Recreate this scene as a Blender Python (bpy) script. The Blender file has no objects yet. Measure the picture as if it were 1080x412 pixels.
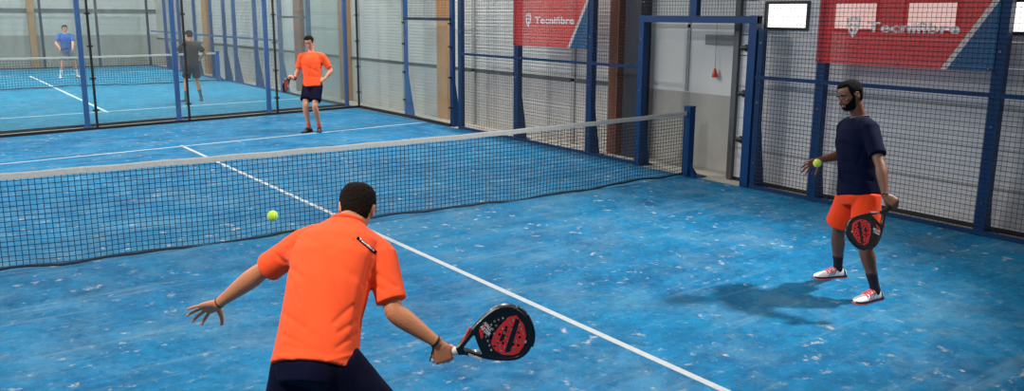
import bpy, bmesh, math, random
from mathutils import Vector, Matrix, noise
from mathutils.bvhtree import BVHTree
random.seed(7)
C = bpy.context.scene.collection
PI = math.pi
V = Vector

# ------------------------------------------------------------------ camera
CP = V((-3.7533, -7.7444, 2.1808)); YAW, PIT, ROL = .6387, .2003, .0066
FPX, PY = 869.05, 192.72
cy_, sy_, cp_, sp_ = math.cos(YAW), math.sin(YAW), math.cos(PIT), math.sin(PIT)
FW = V((sy_*cp_, cy_*cp_, -sp_)); _r = V((cy_, -sy_, 0)); _u = _r.cross(FW)
RT = math.cos(ROL)*_r + math.sin(ROL)*_u
UP = -math.sin(ROL)*_r + math.cos(ROL)*_u
cam = bpy.data.cameras.new('camera'); co = bpy.data.objects.new('camera', cam); C.objects.link(co)
m = Matrix((RT, UP, -FW)).transposed().to_4x4(); m.translation = CP; co.matrix_world = m
cam.sensor_width = 36; cam.lens = 36*FPX/1080; cam.shift_y = (PY-206)/1080
cam.clip_start = .05; cam.clip_end = 200
bpy.context.scene.camera = co

def at(x, y, D): return CP + D*(FW + RT*((x-540)/FPX) - UP*((y-PY)/FPX))
def dirc(r, u, f=0): return (RT*r + UP*u + FW*f).normalized()
def ground(x, y, z=0):
    d = at(x, y, 1)-CP; return CP + d*((z-CP.z)/d.z)

# ------------------------------------------------------------------ materials
def new_mat(name):
    mt = bpy.data.materials.new(name); mt.use_nodes = True
    nt = mt.node_tree; b = nt.nodes['Principled BSDF']; return mt, nt, b
def L(nt, a, b): nt.links.new(a, b)
def lin(c): return tuple(((x/255)/12.92 if x/255 <= .04045 else ((x/255+.055)/1.055)**2.4) for x in c)+(1,)
def simple(name, c, rough=.5, metal=0, var=.12, scale=12, bump=0, bscale=60, sheen=0, coat=0, spec=None):
    mt, nt, b = new_mat(name); c = lin(c)
    tc = nt.nodes.new('ShaderNodeTexCoord'); n = nt.nodes.new('ShaderNodeTexNoise'); n.inputs['Scale'].default_value = scale
    n.inputs['Detail'].default_value = 4; L(nt, tc.outputs['Object'], n.inputs['Vector'])
    mx = nt.nodes.new('ShaderNodeMix'); mx.data_type = 'RGBA'
    mx.inputs['A'].default_value = tuple(v*(1-var) for v in c[:3])+(1,); mx.inputs['B'].default_value = tuple(min(1, v*(1+var)) for v in c[:3])+(1,)
    L(nt, n.outputs['Fac'], mx.inputs['Factor']); L(nt, mx.outputs['Result'], b.inputs['Base Color'])
    b.inputs['Roughness'].default_value = rough; b.inputs['Metallic'].default_value = metal
    if spec is not None: b.inputs['Specular IOR Level'].default_value = spec
    if sheen: b.inputs['Sheen Weight'].default_value = sheen
    if coat: b.inputs['Coat Weight'].default_value = coat
    if bump:
        n2 = nt.nodes.new('ShaderNodeTexNoise'); n2.inputs['Scale'].default_value = bscale; L(nt, tc.outputs['Object'], n2.inputs['Vector'])
        bp = nt.nodes.new('ShaderNodeBump'); bp.inputs['Strength'].default_value = bump; bp.inputs['Distance'].default_value = .01
        L(nt, n2.outputs['Fac'], bp.inputs['Height']); L(nt, bp.outputs['Normal'], b.inputs['Normal'])
    return mt

def turf_mat(name, base, dark, sand, amt):
    mt, nt, b = new_mat(name)
    g = nt.nodes.new('ShaderNodeNewGeometry')
    def nz(scale, detail, rough=.6, sc=(1, 1, 1), rot=0):
        mp = nt.nodes.new('ShaderNodeMapping'); mp.inputs['Scale'].default_value = sc; mp.inputs['Rotation'].default_value = (0, 0, rot)
        L(nt, g.outputs['Position'], mp.inputs['Vector'])
        n = nt.nodes.new('ShaderNodeTexNoise'); n.inputs['Scale'].default_value = scale; n.inputs['Detail'].default_value = detail
        n.inputs['Roughness'].default_value = rough; L(nt, mp.outputs['Vector'], n.inputs['Vector']); return n.outputs['Fac']
    def ramp(inp, stops):
        r = nt.nodes.new('ShaderNodeValToRGB'); L(nt, inp, r.inputs['Fac'])
        el = r.color_ramp.elements
        el[0].position, el[0].color = stops[0][0], (stops[0][1],)*3+(1,)
        el[1].position, el[1].color = stops[-1][0], (stops[-1][1],)*3+(1,)
        for p, v in stops[1:-1]:
            e = el.new(p); e.color = (v,)*3+(1,)
        return r.outputs['Color']
    def mix(f, a, c):
        x = nt.nodes.new('ShaderNodeMix'); x.data_type = 'RGBA'
        L(nt, f, x.inputs['Factor'])
        for k, s in (('A', a), ('B', c)):
            if isinstance(s, tuple): x.inputs[k].default_value = s
            else: L(nt, s, x.inputs[k])
        return x.outputs['Result']
    def mul(a, c):
        x = nt.nodes.new('ShaderNodeMath'); x.operation = 'MULTIPLY'
        for i, s in enumerate((a, c)):
            if isinstance(s, (float, int)): x.inputs[i].default_value = s
            else: L(nt, s, x.inputs[i])
        return x.outputs[0]
    big = ramp(nz(.55, 5, .6), [(.35, 0), (.65, 1)])
    c = mix(big, lin(dark), lin(base))
    mid = ramp(nz(3.2, 6, .7), [(.42, 0), (.62, 1)])
    c = mix(mul(mid, .38), c, lin(tuple(min(255, v*1.2+14) for v in base)))
    dk = ramp(nz(6.5, 5, .7), [(.5, 0), (.68, 1)])
    c = mix(mul(dk, .30), c, lin(tuple(v*.72 for v in dark)))
    haze = mul(ramp(nz(1.3, 9, .78), [(.47, 0), (.72, 1)]), amt)
    c = mix(haze, c, lin(sand))
    spot = mul(mul(ramp(nz(7.5, 5, .62), [(.60, 0), (.68, 1)]), ramp(nz(.9, 3), [(.40, 0), (.58, 1)])), .75)
    c = mix(spot, c, lin((196, 186, 176)))
    streak = mul(ramp(nz(1.0, 7, .7, (.4, 7, 1), .1), [(.54, 0), (.72, 1)]), .30)
    c = mix(streak, c, lin(sand))
    fl = mul(ramp(nz(16, 5, .65), [(.58, 0), (.68, 1)]), .26)
    c = mix(fl, c, lin(sand))
    dk2 = mul(ramp(nz(13, 4, .7), [(.56, 0), (.70, 1)]), .35)
    c = mix(dk2, c, lin(tuple(v*.7 for v in dark)))
    fine = ramp(nz(90, 3), [(.3, 0), (.75, 1)])
    c = mix(mul(fine, .22), c, lin(tuple(v*.6 for v in dark)))
    L(nt, c, b.inputs['Base Color']); b.inputs['Roughness'].default_value = .75
    b.inputs['Specular IOR Level'].default_value = .12; b.inputs['Sheen Weight'].default_value = 0; b.inputs['Sheen Roughness'].default_value = .5
    bp = nt.nodes.new('ShaderNodeBump'); bp.inputs['Strength'].default_value = .35; bp.inputs['Distance'].default_value = .01
    L(nt, nz(140, 3), bp.inputs['Height']); L(nt, bp.outputs['Normal'], b.inputs['Normal'])
    return mt

def ribbed(name, c, pitch, depth, var=.1, axis='Z', seam=None, dirt=None, rough=.5):
    """painted sheet with horizontal ribs (bump), groove shade also darkened into the colour"""
    mt, nt, b = new_mat(name); col = lin(c)
    g = nt.nodes.new('ShaderNodeNewGeometry'); sx = nt.nodes.new('ShaderNodeSeparateXYZ'); L(nt, g.outputs['Position'], sx.inputs[0])
    w = nt.nodes.new('ShaderNodeMath'); w.operation = 'MULTIPLY'; w.inputs[1].default_value = 2*PI/pitch; L(nt, sx.outputs[axis], w.inputs[0])
    s = nt.nodes.new('ShaderNodeMath'); s.operation = 'SINE'; L(nt, w.outputs[0], s.inputs[0])
    n = nt.nodes.new('ShaderNodeTexNoise'); n.inputs['Scale'].default_value = 1.4; n.inputs['Detail'].default_value = 6; L(nt, g.outputs['Position'], n.inputs['Vector'])
    mx = nt.nodes.new('ShaderNodeMix'); mx.data_type = 'RGBA'; L(nt, n.outputs['Fac'], mx.inputs['Factor'])
    mx.inputs['A'].default_value = tuple(v*(1-var*1.6) for v in col[:3])+(1,); mx.inputs['B'].default_value = tuple(min(1, v*(1+var)) for v in col[:3])+(1,)
    r = nt.nodes.new('ShaderNodeValToRGB'); r.color_ramp.elements[0].position = .0; r.color_ramp.elements[0].color = (.90, .90, .90, 1)  # shade in the rib grooves painted into the base colour
    r.color_ramp.elements[1].position = .28; r.color_ramp.elements[1].color = (1, 1, 1, 1)
    mr = nt.nodes.new('ShaderNodeMapRange'); mr.inputs[1].default_value = -1; mr.inputs[2].default_value = 1; L(nt, s.outputs[0], mr.inputs[0]); L(nt, mr.outputs[0], r.inputs['Fac'])
    m2 = nt.nodes.new('ShaderNodeMix'); m2.data_type = 'RGBA'; m2.blend_type = 'MULTIPLY'; m2.inputs['Factor'].default_value = 1
    L(nt, mx.outputs['Result'], m2.inputs['A']); L(nt, r.outputs['Color'], m2.inputs['B']); L(nt, m2.outputs['Result'], b.inputs['Base Color'])
    bp = nt.nodes.new('ShaderNodeBump'); bp.inputs['Strength'].default_value = .13; bp.inputs['Distance'].default_value = depth
    L(nt, s.outputs[0], bp.inputs['Height']); L(nt, bp.outputs['Normal'], b.inputs['Normal'])
    b.inputs['Roughness'].default_value = rough
    return mt

def glass_mat():
    mt, nt, b = new_mat('court_glass'); nt.nodes.remove(b)
    out = nt.nodes['Material Output']
    tr = nt.nodes.new('ShaderNodeBsdfTransparent'); tr.inputs['Color'].default_value = (.90, .925, .92, 1)
    gl = nt.nodes.new('ShaderNodeBsdfGlossy'); gl.inputs['Roughness'].default_value = .03
    df = nt.nodes.new('ShaderNodeBsdfDiffuse'); df.inputs['Color'].default_value = (.75, .8, .8, 1)
    fr = nt.nodes.new('ShaderNodeFresnel'); fr.inputs['IOR'].default_value = 1.4
    tc = nt.nodes.new('ShaderNodeTexCoord'); n = nt.nodes.new('ShaderNodeTexNoise'); n.inputs['Scale'].default_value = 1.5; n.inputs['Detail'].default_value = 5
    L(nt, tc.outputs['Object'], n.inputs['Vector'])
    mm = nt.nodes.new('ShaderNodeMath'); mm.operation = 'MULTIPLY'; mm.inputs[1].default_value = .05; L(nt, n.outputs['Fac'], mm.inputs[0])
    a = nt.nodes.new('ShaderNodeMixShader'); geo = nt.nodes.new('ShaderNodeNewGeometry'); nb_ = nt.nodes.new('ShaderNodeMath'); nb_.operation = 'SUBTRACT'; nb_.inputs[0].default_value = 1; L(nt, geo.outputs['Backfacing'], nb_.inputs[1])
    ff = nt.nodes.new('ShaderNodeMath'); ff.operation = 'MULTIPLY'; L(nt, fr.outputs[0], ff.inputs[0]); L(nt, nb_.outputs[0], ff.inputs[1]); L(nt, ff.outputs[0], a.inputs[0]); L(nt, tr.outputs[0], a.inputs[1]); L(nt, gl.outputs[0], a.inputs[2])
    c = nt.nodes.new('ShaderNodeMixShader'); L(nt, mm.outputs[0], c.inputs[0]); L(nt, a.outputs[0], c.inputs[1]); L(nt, df.outputs[0], c.inputs[2])
    L(nt, c.outputs[0], out.inputs['Surface']); return mt

def perforated(name, c, through=.55):
    mt, nt, b = new_mat(name); b.inputs['Base Color'].default_value = lin(c); b.inputs['Roughness'].default_value = .7
    out = nt.nodes['Material Output']
    n = nt.nodes.new('ShaderNodeTexNoise'); n.inputs['Scale'].default_value = 4
    g = nt.nodes.new('ShaderNodeTexCoord'); L(nt, g.outputs['Object'], n.inputs['Vector'])
    mx = nt.nodes.new('ShaderNodeMix'); mx.data_type = 'RGBA'; L(nt, n.outputs['Fac'], mx.inputs['Factor'])
    col = lin(c); mx.inputs['A'].default_value = tuple(v*.9 for v in col[:3])+(1,); mx.inputs['B'].default_value = tuple(min(1, v*1.1) for v in col[:3])+(1,)
    L(nt, mx.outputs['Result'], b.inputs['Base Color'])
    tr = nt.nodes.new('ShaderNodeBsdfTransparent'); a = nt.nodes.new('ShaderNodeMixShader'); a.inputs[0].default_value = through
    L(nt, b.outputs[0], a.inputs[1]); L(nt, tr.outputs[0], a.inputs[2]); L(nt, a.outputs[0], out.inputs['Surface'])
    return mt

def emis(name, c, s):
    mt, nt, b = new_mat(name); b.inputs['Base Color'].default_value = (.8, .8, .8, 1)
    b.inputs['Emission Color'].default_value = lin(c); b.inputs['Emission Strength'].default_value = s; return mt

M = dict(
    turf=turf_mat('blue_turf', (6, 108, 152), (2, 86, 132), (142, 170, 176), .32),
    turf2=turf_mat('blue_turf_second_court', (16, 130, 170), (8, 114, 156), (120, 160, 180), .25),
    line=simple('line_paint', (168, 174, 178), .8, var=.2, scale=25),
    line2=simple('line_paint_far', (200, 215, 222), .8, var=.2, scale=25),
    conc=simple('concrete_floor', (150, 148, 140), .8, var=.25, scale=2.5, bump=.2),
    dado=simple('concrete_dado', (150, 148, 142), .85, var=.22, scale=3, bump=.3, bscale=30),
    clad=ribbed('grey_cladding', (192, 194, 190), .07, .012, .08),
    cladlow=ribbed('grey_cladding_lower', (186, 183, 178), .07, .012, .12),
    plain=simple('grey_wall_panel', (188, 188, 186), .7, var=.08, scale=1.2),
    farwall=ribbed('far_wall_cladding', (200, 202, 202), .25, .01, .08),
    fardado=simple('far_wall_dado', (158, 156, 154), .85, var=.1, scale=1.5),
    doorp=ribbed('sectional_door_panel', (204, 204, 208), .11, .014, .12),
    trimd=simple('dark_trim', (74, 74, 76), .6),
    wood=simple('glulam_wood', (176, 128, 78), .6, var=.25, scale=3),
    wood2=simple('reddish_wood', (132, 78, 48), .6, var=.3, scale=3),
    dkwood=simple('dark_column_steel', (48, 50, 58), .6, var=.2, scale=4),
    blue=simple('blue_powder_coat', (3, 52, 100), .42, var=.15, scale=3, spec=.3),
    blue2=simple('blue_powder_coat_light', (8, 82, 150), .4, var=.15, scale=3),
    dkblue=simple('dark_blue_coat', (10, 28, 56), .45, var=.15, scale=3),
    wire=simple('coated_wire', (34, 40, 52), .5),
    black=simple('black_rubber', (14, 16, 20), .6),
    steel=simple('bolt_steel', (120, 124, 128), .35, metal=.8),
    netc=simple('net_cord', (12, 38, 54), .85),
    tape=simple('net_tape', (172, 172, 168), .85, var=.2, scale=30, bump=.2, bscale=200),
    glass=glass_mat(),
    red=perforated('banner_red', (236, 66, 60), .5), redd=perforated('banner_dark_red', (204, 50, 52), .5),
    bblue=perforated('banner_blue', (0, 92, 140), .35), bwhite=perforated('banner_white', (226, 218, 216), .35),
    logo=simple('logo_white', (232, 222, 222), .7),
    daylight=emis('window_daylight', (255, 254, 246), 1.7),
    skinA=simple('tanned_skin', (190, 124, 88), .55, var=.1, scale=9, bump=.15, bscale=90, spec=.35),
    skinB=simple('olive_skin', (112, 72, 54), .5, var=.1, scale=9, bump=.15, bscale=90, spec=.4),
    skinC=simple('fair_skin', (204, 142, 112), .55, var=.1, scale=9, spec=.35),
    hair=simple('dark_brown_hair', (26, 19, 15), .9, var=.4, scale=70, bump=.6, bscale=160, spec=.12),
    hairB=simple('black_hair', (9, 8, 8), .95, var=.4, scale=70, bump=.6, bscale=160, spec=.12),
    orange=simple('orange_jersey', (255, 88, 42), .85, var=.05, scale=5, bump=.12, bscale=260, sheen=.05, spec=.2),
    orangeS=simple('orange_shorts', (236, 66, 24), .85, var=.06, scale=5, bump=.12, bscale=200, sheen=.03, spec=.2),
    navy=simple('navy_fabric', (8, 11, 36), .9, var=.15, scale=6, bump=.12, bscale=200, spec=.12),
    navys=simple('navy_shirt', (6, 13, 40), .9, var=.15, scale=6, bump=.12, bscale=200, spec=.1),
    sock=simple('black_sock', (18, 19, 36), .9),
    sockor=simple('orange_sock', (236, 96, 60), .9),
    shoew=simple('white_shoe', (222, 222, 224), .5, var=.05),
    shoek=simple('black_shoe', (34, 34, 38), .6),
    pink=simple('coral_pink', (246, 88, 100), .6, var=.05),
    navyr=simple('navy_rubber', (24, 28, 58), .6),
    teal=simple('teal_shoe', (20, 84, 96), .6),
    bluesh=simple('blue_shirt', (30, 92, 168), .8), greysh=simple('grey_shorts', (96, 100, 110), .8),
    darksh=simple('dark_shirt', (46, 42, 44), .8), navyd=simple('dark_navy_shorts', (28, 36, 62), .8),
    rblack=simple('racket_black', (14, 14, 17), .35, var=.2, coat=.3), rred=simple('racket_red', (222, 44, 44), .4, coat=.3),
    rwhite=simple('racket_white', (225, 225, 225), .5), grip=simple('overgrip_white', (215, 212, 208), .8, var=.1, bump=.3, bscale=200),
    gripk=simple('overgrip_black', (22, 22, 24), .8, bump=.3, bscale=200),
    ball=simple('tennis_ball_felt', (188, 224, 44), .95, var=.1, scale=60, bump=.5, bscale=300, sheen=.5),
    seam=simple('ball_seam', (225, 232, 190), .8),
    eye=simple('eye_white', (120, 108, 100), .5, var=.02), iris=simple('eye_iris', (30, 20, 15), .3),
    lip=simple('lip_skin', (150, 82, 70), .5), handle_red=simple('pull_handle_red', (200, 60, 40), .5),
)

# ------------------------------------------------------------------ object helpers
def link(name, me, parent=None):
    o = bpy.data.objects.new(name, me); C.objects.link(o)
    if parent:
        o.parent = parent
    return o
def tag(o, label=None, cat=None, group=None, kind=None):
    if label: o['label'] = label
    if cat: o['category'] = cat
    if group: o['group'] = group
    if kind: o['kind'] = kind
    return o
def empty(name, loc, label=None, cat=None, group=None, kind=None):
    o = bpy.data.objects.new(name, None); C.objects.link(o); o.location = loc; o.empty_display_size = .1
    return tag(o, label, cat, group, kind)
def root_loc(p):
    loc = V((0, 0, 0))
    while p is not None: loc = loc + p.location; p = p.parent
    return loc
def fin(name, bm, mats, parent=None, smooth=False, origin=None):
    """bmesh given in world coordinates -> object"""
    bmesh.ops.recalc_face_normals(bm, faces=bm.faces)
    org = root_loc(parent) if parent else (V(origin) if origin else V((0, 0, 0)))
    for v in bm.verts: v.co -= org
    me = bpy.data.meshes.new(name); bm.to_mesh(me); bm.free()
    if not isinstance(mats, (list, tuple)): mats = [mats]
    for mt in mats: me.materials.append(mt)
    if smooth:
        for p in me.polygons: p.use_smooth = True
    o = link(name, me, parent)
    if not parent: o.location = org
    return o
def BM(): return bmesh.new()
def box(bm, lo, hi, mi=0):
    x0, y0, z0 = lo; x1, y1, z1 = hi
    vs = [bm.verts.new(p) for p in ((x0, y0, z0), (x1, y0, z0), (x1, y1, z0), (x0, y1, z0), (x0, y0, z1), (x1, y0, z1), (x1, y1, z1), (x0, y1, z1))]
    for f in ((0, 3, 2, 1), (4, 5, 6, 7), (0, 1, 5, 4), (1, 2, 6, 5), (2, 3, 7, 6), (3, 0, 4, 7)):
        bm.faces.new([vs[i] for i in f]).material_index = mi
def beam(bm, p, q, w, h, side=None):
    """box bar from p to q; w along 'side' (default horizontal normal), h perpendicular"""
    p, q = V(p), V(q); d = (q-p).normalized()
    if side is None:
        side = V((0, 0, 1)).cross(d)
        if side.length < .01: side = V((1, 0, 0))
    s = (side - d*side.dot(d)).normalized()*w/2; t = d.cross(s).normalized()*h/2
    vs = [bm.verts.new(a+b) for a in (p, q) for b in (s+t, -s+t, -s-t, s-t)]
    for f in ((0, 1, 2, 3), (7, 6, 5, 4), (0, 4, 5, 1), (1, 5, 6, 2), (2, 6, 7, 3), (3, 7, 4, 0)): bm.faces.new([vs[i] for i in f])
def prism(bm, pts, vec, mi=0):
    a = [bm.verts.new(V(p)) for p in pts]; b = [bm.verts.new(V(p)+V(vec)) for p in pts]
    n = len(a)
    for f in [a[::-1], b]+[[a[i], a[(i+1) % n], b[(i+1) % n], b[i]] for i in range(n)]: bm.faces.new(f).material_index = mi
def wire(bm, pts, r, n=4):
    """thin cord through pts"""
    pts = [V(p) for p in pts]; rows = []
    for i, p in enumerate(pts):
        d = (pts[min(i+1, len(pts)-1)]-pts[max(i-1, 0)]).normalized()
        a = d.cross(V((.31, .77, .2)) if abs(d.z) > .8 else V((0, 0, 1))).normalized(); b = d.cross(a)
        rows.append([bm.verts.new(p+(a*math.cos(2*PI*k/n)+b*math.sin(2*PI*k/n))*r) for k in range(n)])
    for A, B in zip(rows, rows[1:]):
        for k in range(n): bm.faces.new((A[k], A[(k+1) % n], B[(k+1) % n], B[k]))
    bm.faces.new(rows[0][::-1]); bm.faces.new(rows[-1])
def catmull(P, sub):
    out = []
    for i in range(len(P)-1):
        p0, p1, p2, p3 = P[max(i-1, 0)], P[i], P[i+1], P[min(i+2, len(P)-1)]
        for k in range(sub):
            t = k/sub
            out.append([.5*((2*b)+(-a+c)*t+(2*a-5*b+4*c-d)*t*t+(-a+3*b-3*c+d)*t**3) for a, b, c, d in zip(p0, p1, p2, p3)])
    out.append(list(P[-1])); return out
def loft(bm, rings, n=24, mi=0):
    """rings: (center, X, Y, a, b, exp)"""
    rows = []
    for c, X, Y, a, b, e in rings:
        row = []
        for k in range(n):
            t = 2*PI*k/n; ct, st = math.cos(t), math.sin(t)
            x = math.copysign(abs(ct)**(2/e), ct)*a; y = math.copysign(abs(st)**(2/e), st)*b
            row.append(bm.verts.new(c+X*x+Y*y))
        rows.append(row)
    for A, B in zip(rows, rows[1:]):
        for k in range(n): bm.faces.new((A[k], A[(k+1) % n], B[(k+1) % n], B[k])).material_index = mi
    bm.faces.new(rows[0][::-1]).material_index = mi; bm.faces.new(rows[-1]).material_index = mi
    return rows
def tube(bm, pts, rad, n=14, sub=3, ref=None, cap=True, capk=1.0):
    """rounded tapering tube; rad entries r or (rx, ry); ref = direction of the ry axis"""
    P = []
    for p, r in zip(pts, rad):
        ra, rb = (r, r) if not isinstance(r, (tuple, list)) else r
        P.append([p[0], p[1], p[2], ra, rb])
    Q = catmull(P, sub); cs = [V(q[:3]) for q in Q]; rings = []
    Y = None
    for i, q in enumerate(Q):
        d = (cs[min(i+1, len(cs)-1)]-cs[max(i-1, 0)]).normalized()
        if ref is not None: Yc = ref-d*ref.dot(d)
        elif Y is None: Yc = d.orthogonal()
        else: Yc = Y-d*Y.dot(d)
        Y = Yc.normalized(); X = Y.cross(d).normalized()
        rings.append((cs[i], X, Y, q[3], q[4], 2, d))
    if cap:
        c, X, Y, a, b, e, d = rings[0]; r = min(a, b)*capk
        pre = [(c-d*r*math.sin(t), X, Y, a*math.cos(t), b*math.cos(t), e, d) for t in (1.35, .95, .5)]
        c, X, Y, a, b, e, d = rings[-1]; r = min(a, b)*capk
        post = [(c+d*r*math.sin(t), X, Y, a*math.cos(t), b*math.cos(t), e, d) for t in (.5, .95, 1.35)]
        rings = pre+rings+post
    loft(bm, [r[:6] for r in rings], n)
def ball(bm, c, r, X=None, Y=None, Z=None, seg=16):
    X = X or V((1, 0, 0)); Y = Y or V((0, 1, 0)); Z = Z or V((0, 0, 1))
    if not isinstance(r, (tuple, list)): r = (r, r, r)
    rings = []
    for i in range(1, seg):
        t = PI*i/seg - PI/2
        rings.append((c+Z*r[2]*math.sin(t), X, Y, r[0]*math.cos(t), r[1]*math.cos(t), 2))
    rings = [(c-Z*r[2]*.998, X, Y, r[0]*.05, r[1]*.05, 2)]+rings+[(c+Z*r[2]*.998, X, Y, r[0]*.05, r[1]*.05, 2)]
    loft(bm, rings, seg)
def remeshed(bm, voxel, smooth=4):
    """fuse the overlapping closed pieces of bm into one continuous skin"""
    bmesh.ops.recalc_face_normals(bm, faces=bm.faces)
    me = bpy.data.meshes.new('tmp'); bm.to_mesh(me); bm.free()
    o = bpy.data.objects.new('tmp', me); C.objects.link(o)
    r = o.modifiers.new('r', 'REMESH'); r.mode = 'VOXEL'; r.voxel_size = voxel; r.adaptivity = 0
    if smooth:
        s = o.modifiers.new('s', 'SMOOTH'); s.factor = .5; s.iterations = smooth
    dg = bpy.context.evaluated_depsgraph_get(); dg.update()
    res = bpy.data.meshes.new_from_object(o.evaluated_get(dg))
    bpy.data.objects.remove(o)
    b2 = BM(); b2.from_mesh(res); bpy.data.meshes.remove(res); return b2
def curve_mesh(splines, extrude=.0, bevel=0, text=None, size=1, offset=0, align='LEFT'):
    """filled flat shape(s) in the XY plane, holes cut out -> bmesh"""
    if text is None:
        cu = bpy.data.curves.new('tmp', 'CURVE'); cu.dimensions = '2D'; cu.fill_mode = 'BOTH'
        for pts in splines:
            s = cu.splines.new('POLY'); s.points.add(len(pts)-1); s.use_cyclic_u = True
            for i, p in enumerate(pts): s.points[i].co = (p[0], p[1], 0, 1)
    else:
        cu = bpy.data.curves.new('tmp', 'FONT'); cu.body = text; cu.size = size; cu.offset = offset; cu.align_x = align; cu.resolution_u = 3
    cu.extrude = extrude
    if bevel: cu.bevel_depth = bevel; cu.bevel_resolution = 1
    o = bpy.data.objects.new('tmp', cu); C.objects.link(o)
    dg = bpy.context.evaluated_depsgraph_get(); dg.update()
    me = bpy.data.meshes.new_from_object(o.evaluated_get(dg)); bpy.data.objects.remove(o)
    b = BM(); b.from_mesh(me); bpy.data.meshes.remove(me); return b
def place(bm, X, Y, Z, org):
    for v in bm.verts:
        c = v.co.copy(); v.co = org + X*c.x + Y*c.y + Z*c.z
    return bm
def merge(a, b):
    me = bpy.data.meshes.new('t'); b.to_mesh(me); b.free(); a.from_mesh(me); bpy.data.meshes.remove(me)
def displace(bm, fn):
    bm.normal_update(); mv = [(v, v.normal*fn(v.co)) for v in bm.verts]
    for v, d in mv: v.co += d

exec_parts = None
# ================================================================== SETTING
# back wall line of this court and front line of the next one
def lerp_line(p, q, x): return p[1]+(q[1]-p[1])*(x-p[0])/(q[0]-p[0])
B0, B1 = (-2.42, 9.3), (5.06, 10.29)
N0, N1 = (-.88, 10.11), (4.98, 10.85)
byw = lambda x: lerp_line(B0, B1, x)
byn = lambda x: lerp_line(N0, N1, x)

b = BM(); box(b, (-9, -13, -.3), (9, 34, -.012)); tag(fin('floor', b, M['conc']), 'grey concrete hall floor around and between the blue courts', 'floor', kind='structure')
def slab(name, pts, mat, z0=-.012, z1=0, parent=None):
    b = BM(); prism(b, [(x, y, z0) for x, y in pts], (0, 0, z1-z0)); return fin(name, b, mat, parent)
turf = slab('court_turf', [(-5.1, -10), (4.97, -10), (4.97, 10.2), (-5.1, byw(-5.1)-.03)], M['turf'])
tag(turf, 'bright blue sanded artificial turf of the court in the foreground', 'turf', kind='structure')
def line(name, p, q, w, parent, mat='line', z=.0025):
    p, q = V((p[0], p[1], 0)), V((q[0], q[1], 0)); d = (q-p).normalized(); n = V((-d.y, d.x, 0))*w/2
    b = BM(); prism(b, [p+n, p-n, q-n, q+n], (0, 0, z)); return fin(name, b, M[mat], parent)
line('centre_line', (-.05, 6.6), (0, -6.95), .055, turf)
line('service_line', (-5.05, 6.02), (4.93, 6.97), .055, turf)
line('service_line', (-5.05, -6.95), (4.93, -6.95), .055, turf)
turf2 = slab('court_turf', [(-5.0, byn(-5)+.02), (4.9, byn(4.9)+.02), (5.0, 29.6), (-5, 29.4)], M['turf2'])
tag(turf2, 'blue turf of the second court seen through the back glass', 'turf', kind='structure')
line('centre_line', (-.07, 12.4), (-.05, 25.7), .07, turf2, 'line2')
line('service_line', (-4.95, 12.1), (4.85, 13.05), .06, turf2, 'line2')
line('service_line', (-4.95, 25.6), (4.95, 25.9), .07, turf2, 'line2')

# hall wall on the right --------------------------------------------------
WX = 5.7
wr = empty('wall_right', (WX, 10, 0), 'long hall wall behind the side fence, grey ribbed cladding over a concrete dado', 'wall', kind='structure')
b = BM(); box(b, (WX, 1.62, 1.08), (WX+.15, 34, 6)); fin('cladding', b, M['clad'], wr)
b = BM(); box(b, (WX, 1.62, -.05), (WX+.15, 34, 1.08)); fin('lower_cladding', b, M['cladlow'], wr)
b = BM(); box(b, (WX, -.45, 1.08), (WX+.15, 1.62, 6)); fin('wall_panel', b, M['plain'], wr)
b = BM(); box(b, (WX, -.45, -.05), (WX+.15, 1.62, 1.08)); fin('concrete_dado', b, M['dado'], wr)
b = BM(); box(b, (WX-.03, 1.5, 1.06), (WX, 34, 1.12)); fin('rail_strip', b, M['trimd'], wr)
b = BM(); box(b, (WX-.02, -.42, 1.79), (WX, .30, 1.93)); fin('header_panel', b, simple('header_grey', (112, 114, 116), .6), wr)
for y in (.62, 1.42):
    b = BM(); box(b, (WX-.012, y-.03, 1.1), (WX, y+.03, 3.4)); fin('panel_joint', b, simple('joint_grey', (140, 140, 138), .7) if y == .62 else M['fardado'], wr)
b = BM(); box(b, (WX-.012, -.2, 2.02), (WX, 1.42, 2.07)); fin('panel_joint', b, M['fardado'], wr)
for y in (3.2, 4.9, 6.3, 9.2, 11.5):
    b = BM(); box(b, (WX-.03, y-.05, 0), (WX, y+.05, 3.6)); fin('wall_stud', b, M['fardado'], wr)
def column(y, w, mat, label, depth=.2, name='wooden_column'):
    b = BM(); box(b, (WX-depth, y-w/2, -.012), (WX-.001, y+w/2, 5.5)); tag(fin(name, b, mat, origin=(WX-depth/2, y, 0)), label, 'column', kind='structure')
column(7.35, .42, M['wood'], 'pale glulam column on the hall wall just beyond the side glass', .12)
column(1.93, .2, M['wood2'], 'reddish brown timber column left of the dark column by the gate', .28)
column(1.56, .34, M['dkwood'], 'dark steel column beside the gate opening', .24, 'steel_column')
column(12.2, .5, M['wood'], 'glulam column at the near end of the second court', .12)
column(15.2, .5, M['wood2'], 'brown column beside the middle of the second court', .12)
column(24.0, .6, M['wood'], 'far glulam column behind the second court net post', .12)

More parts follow.
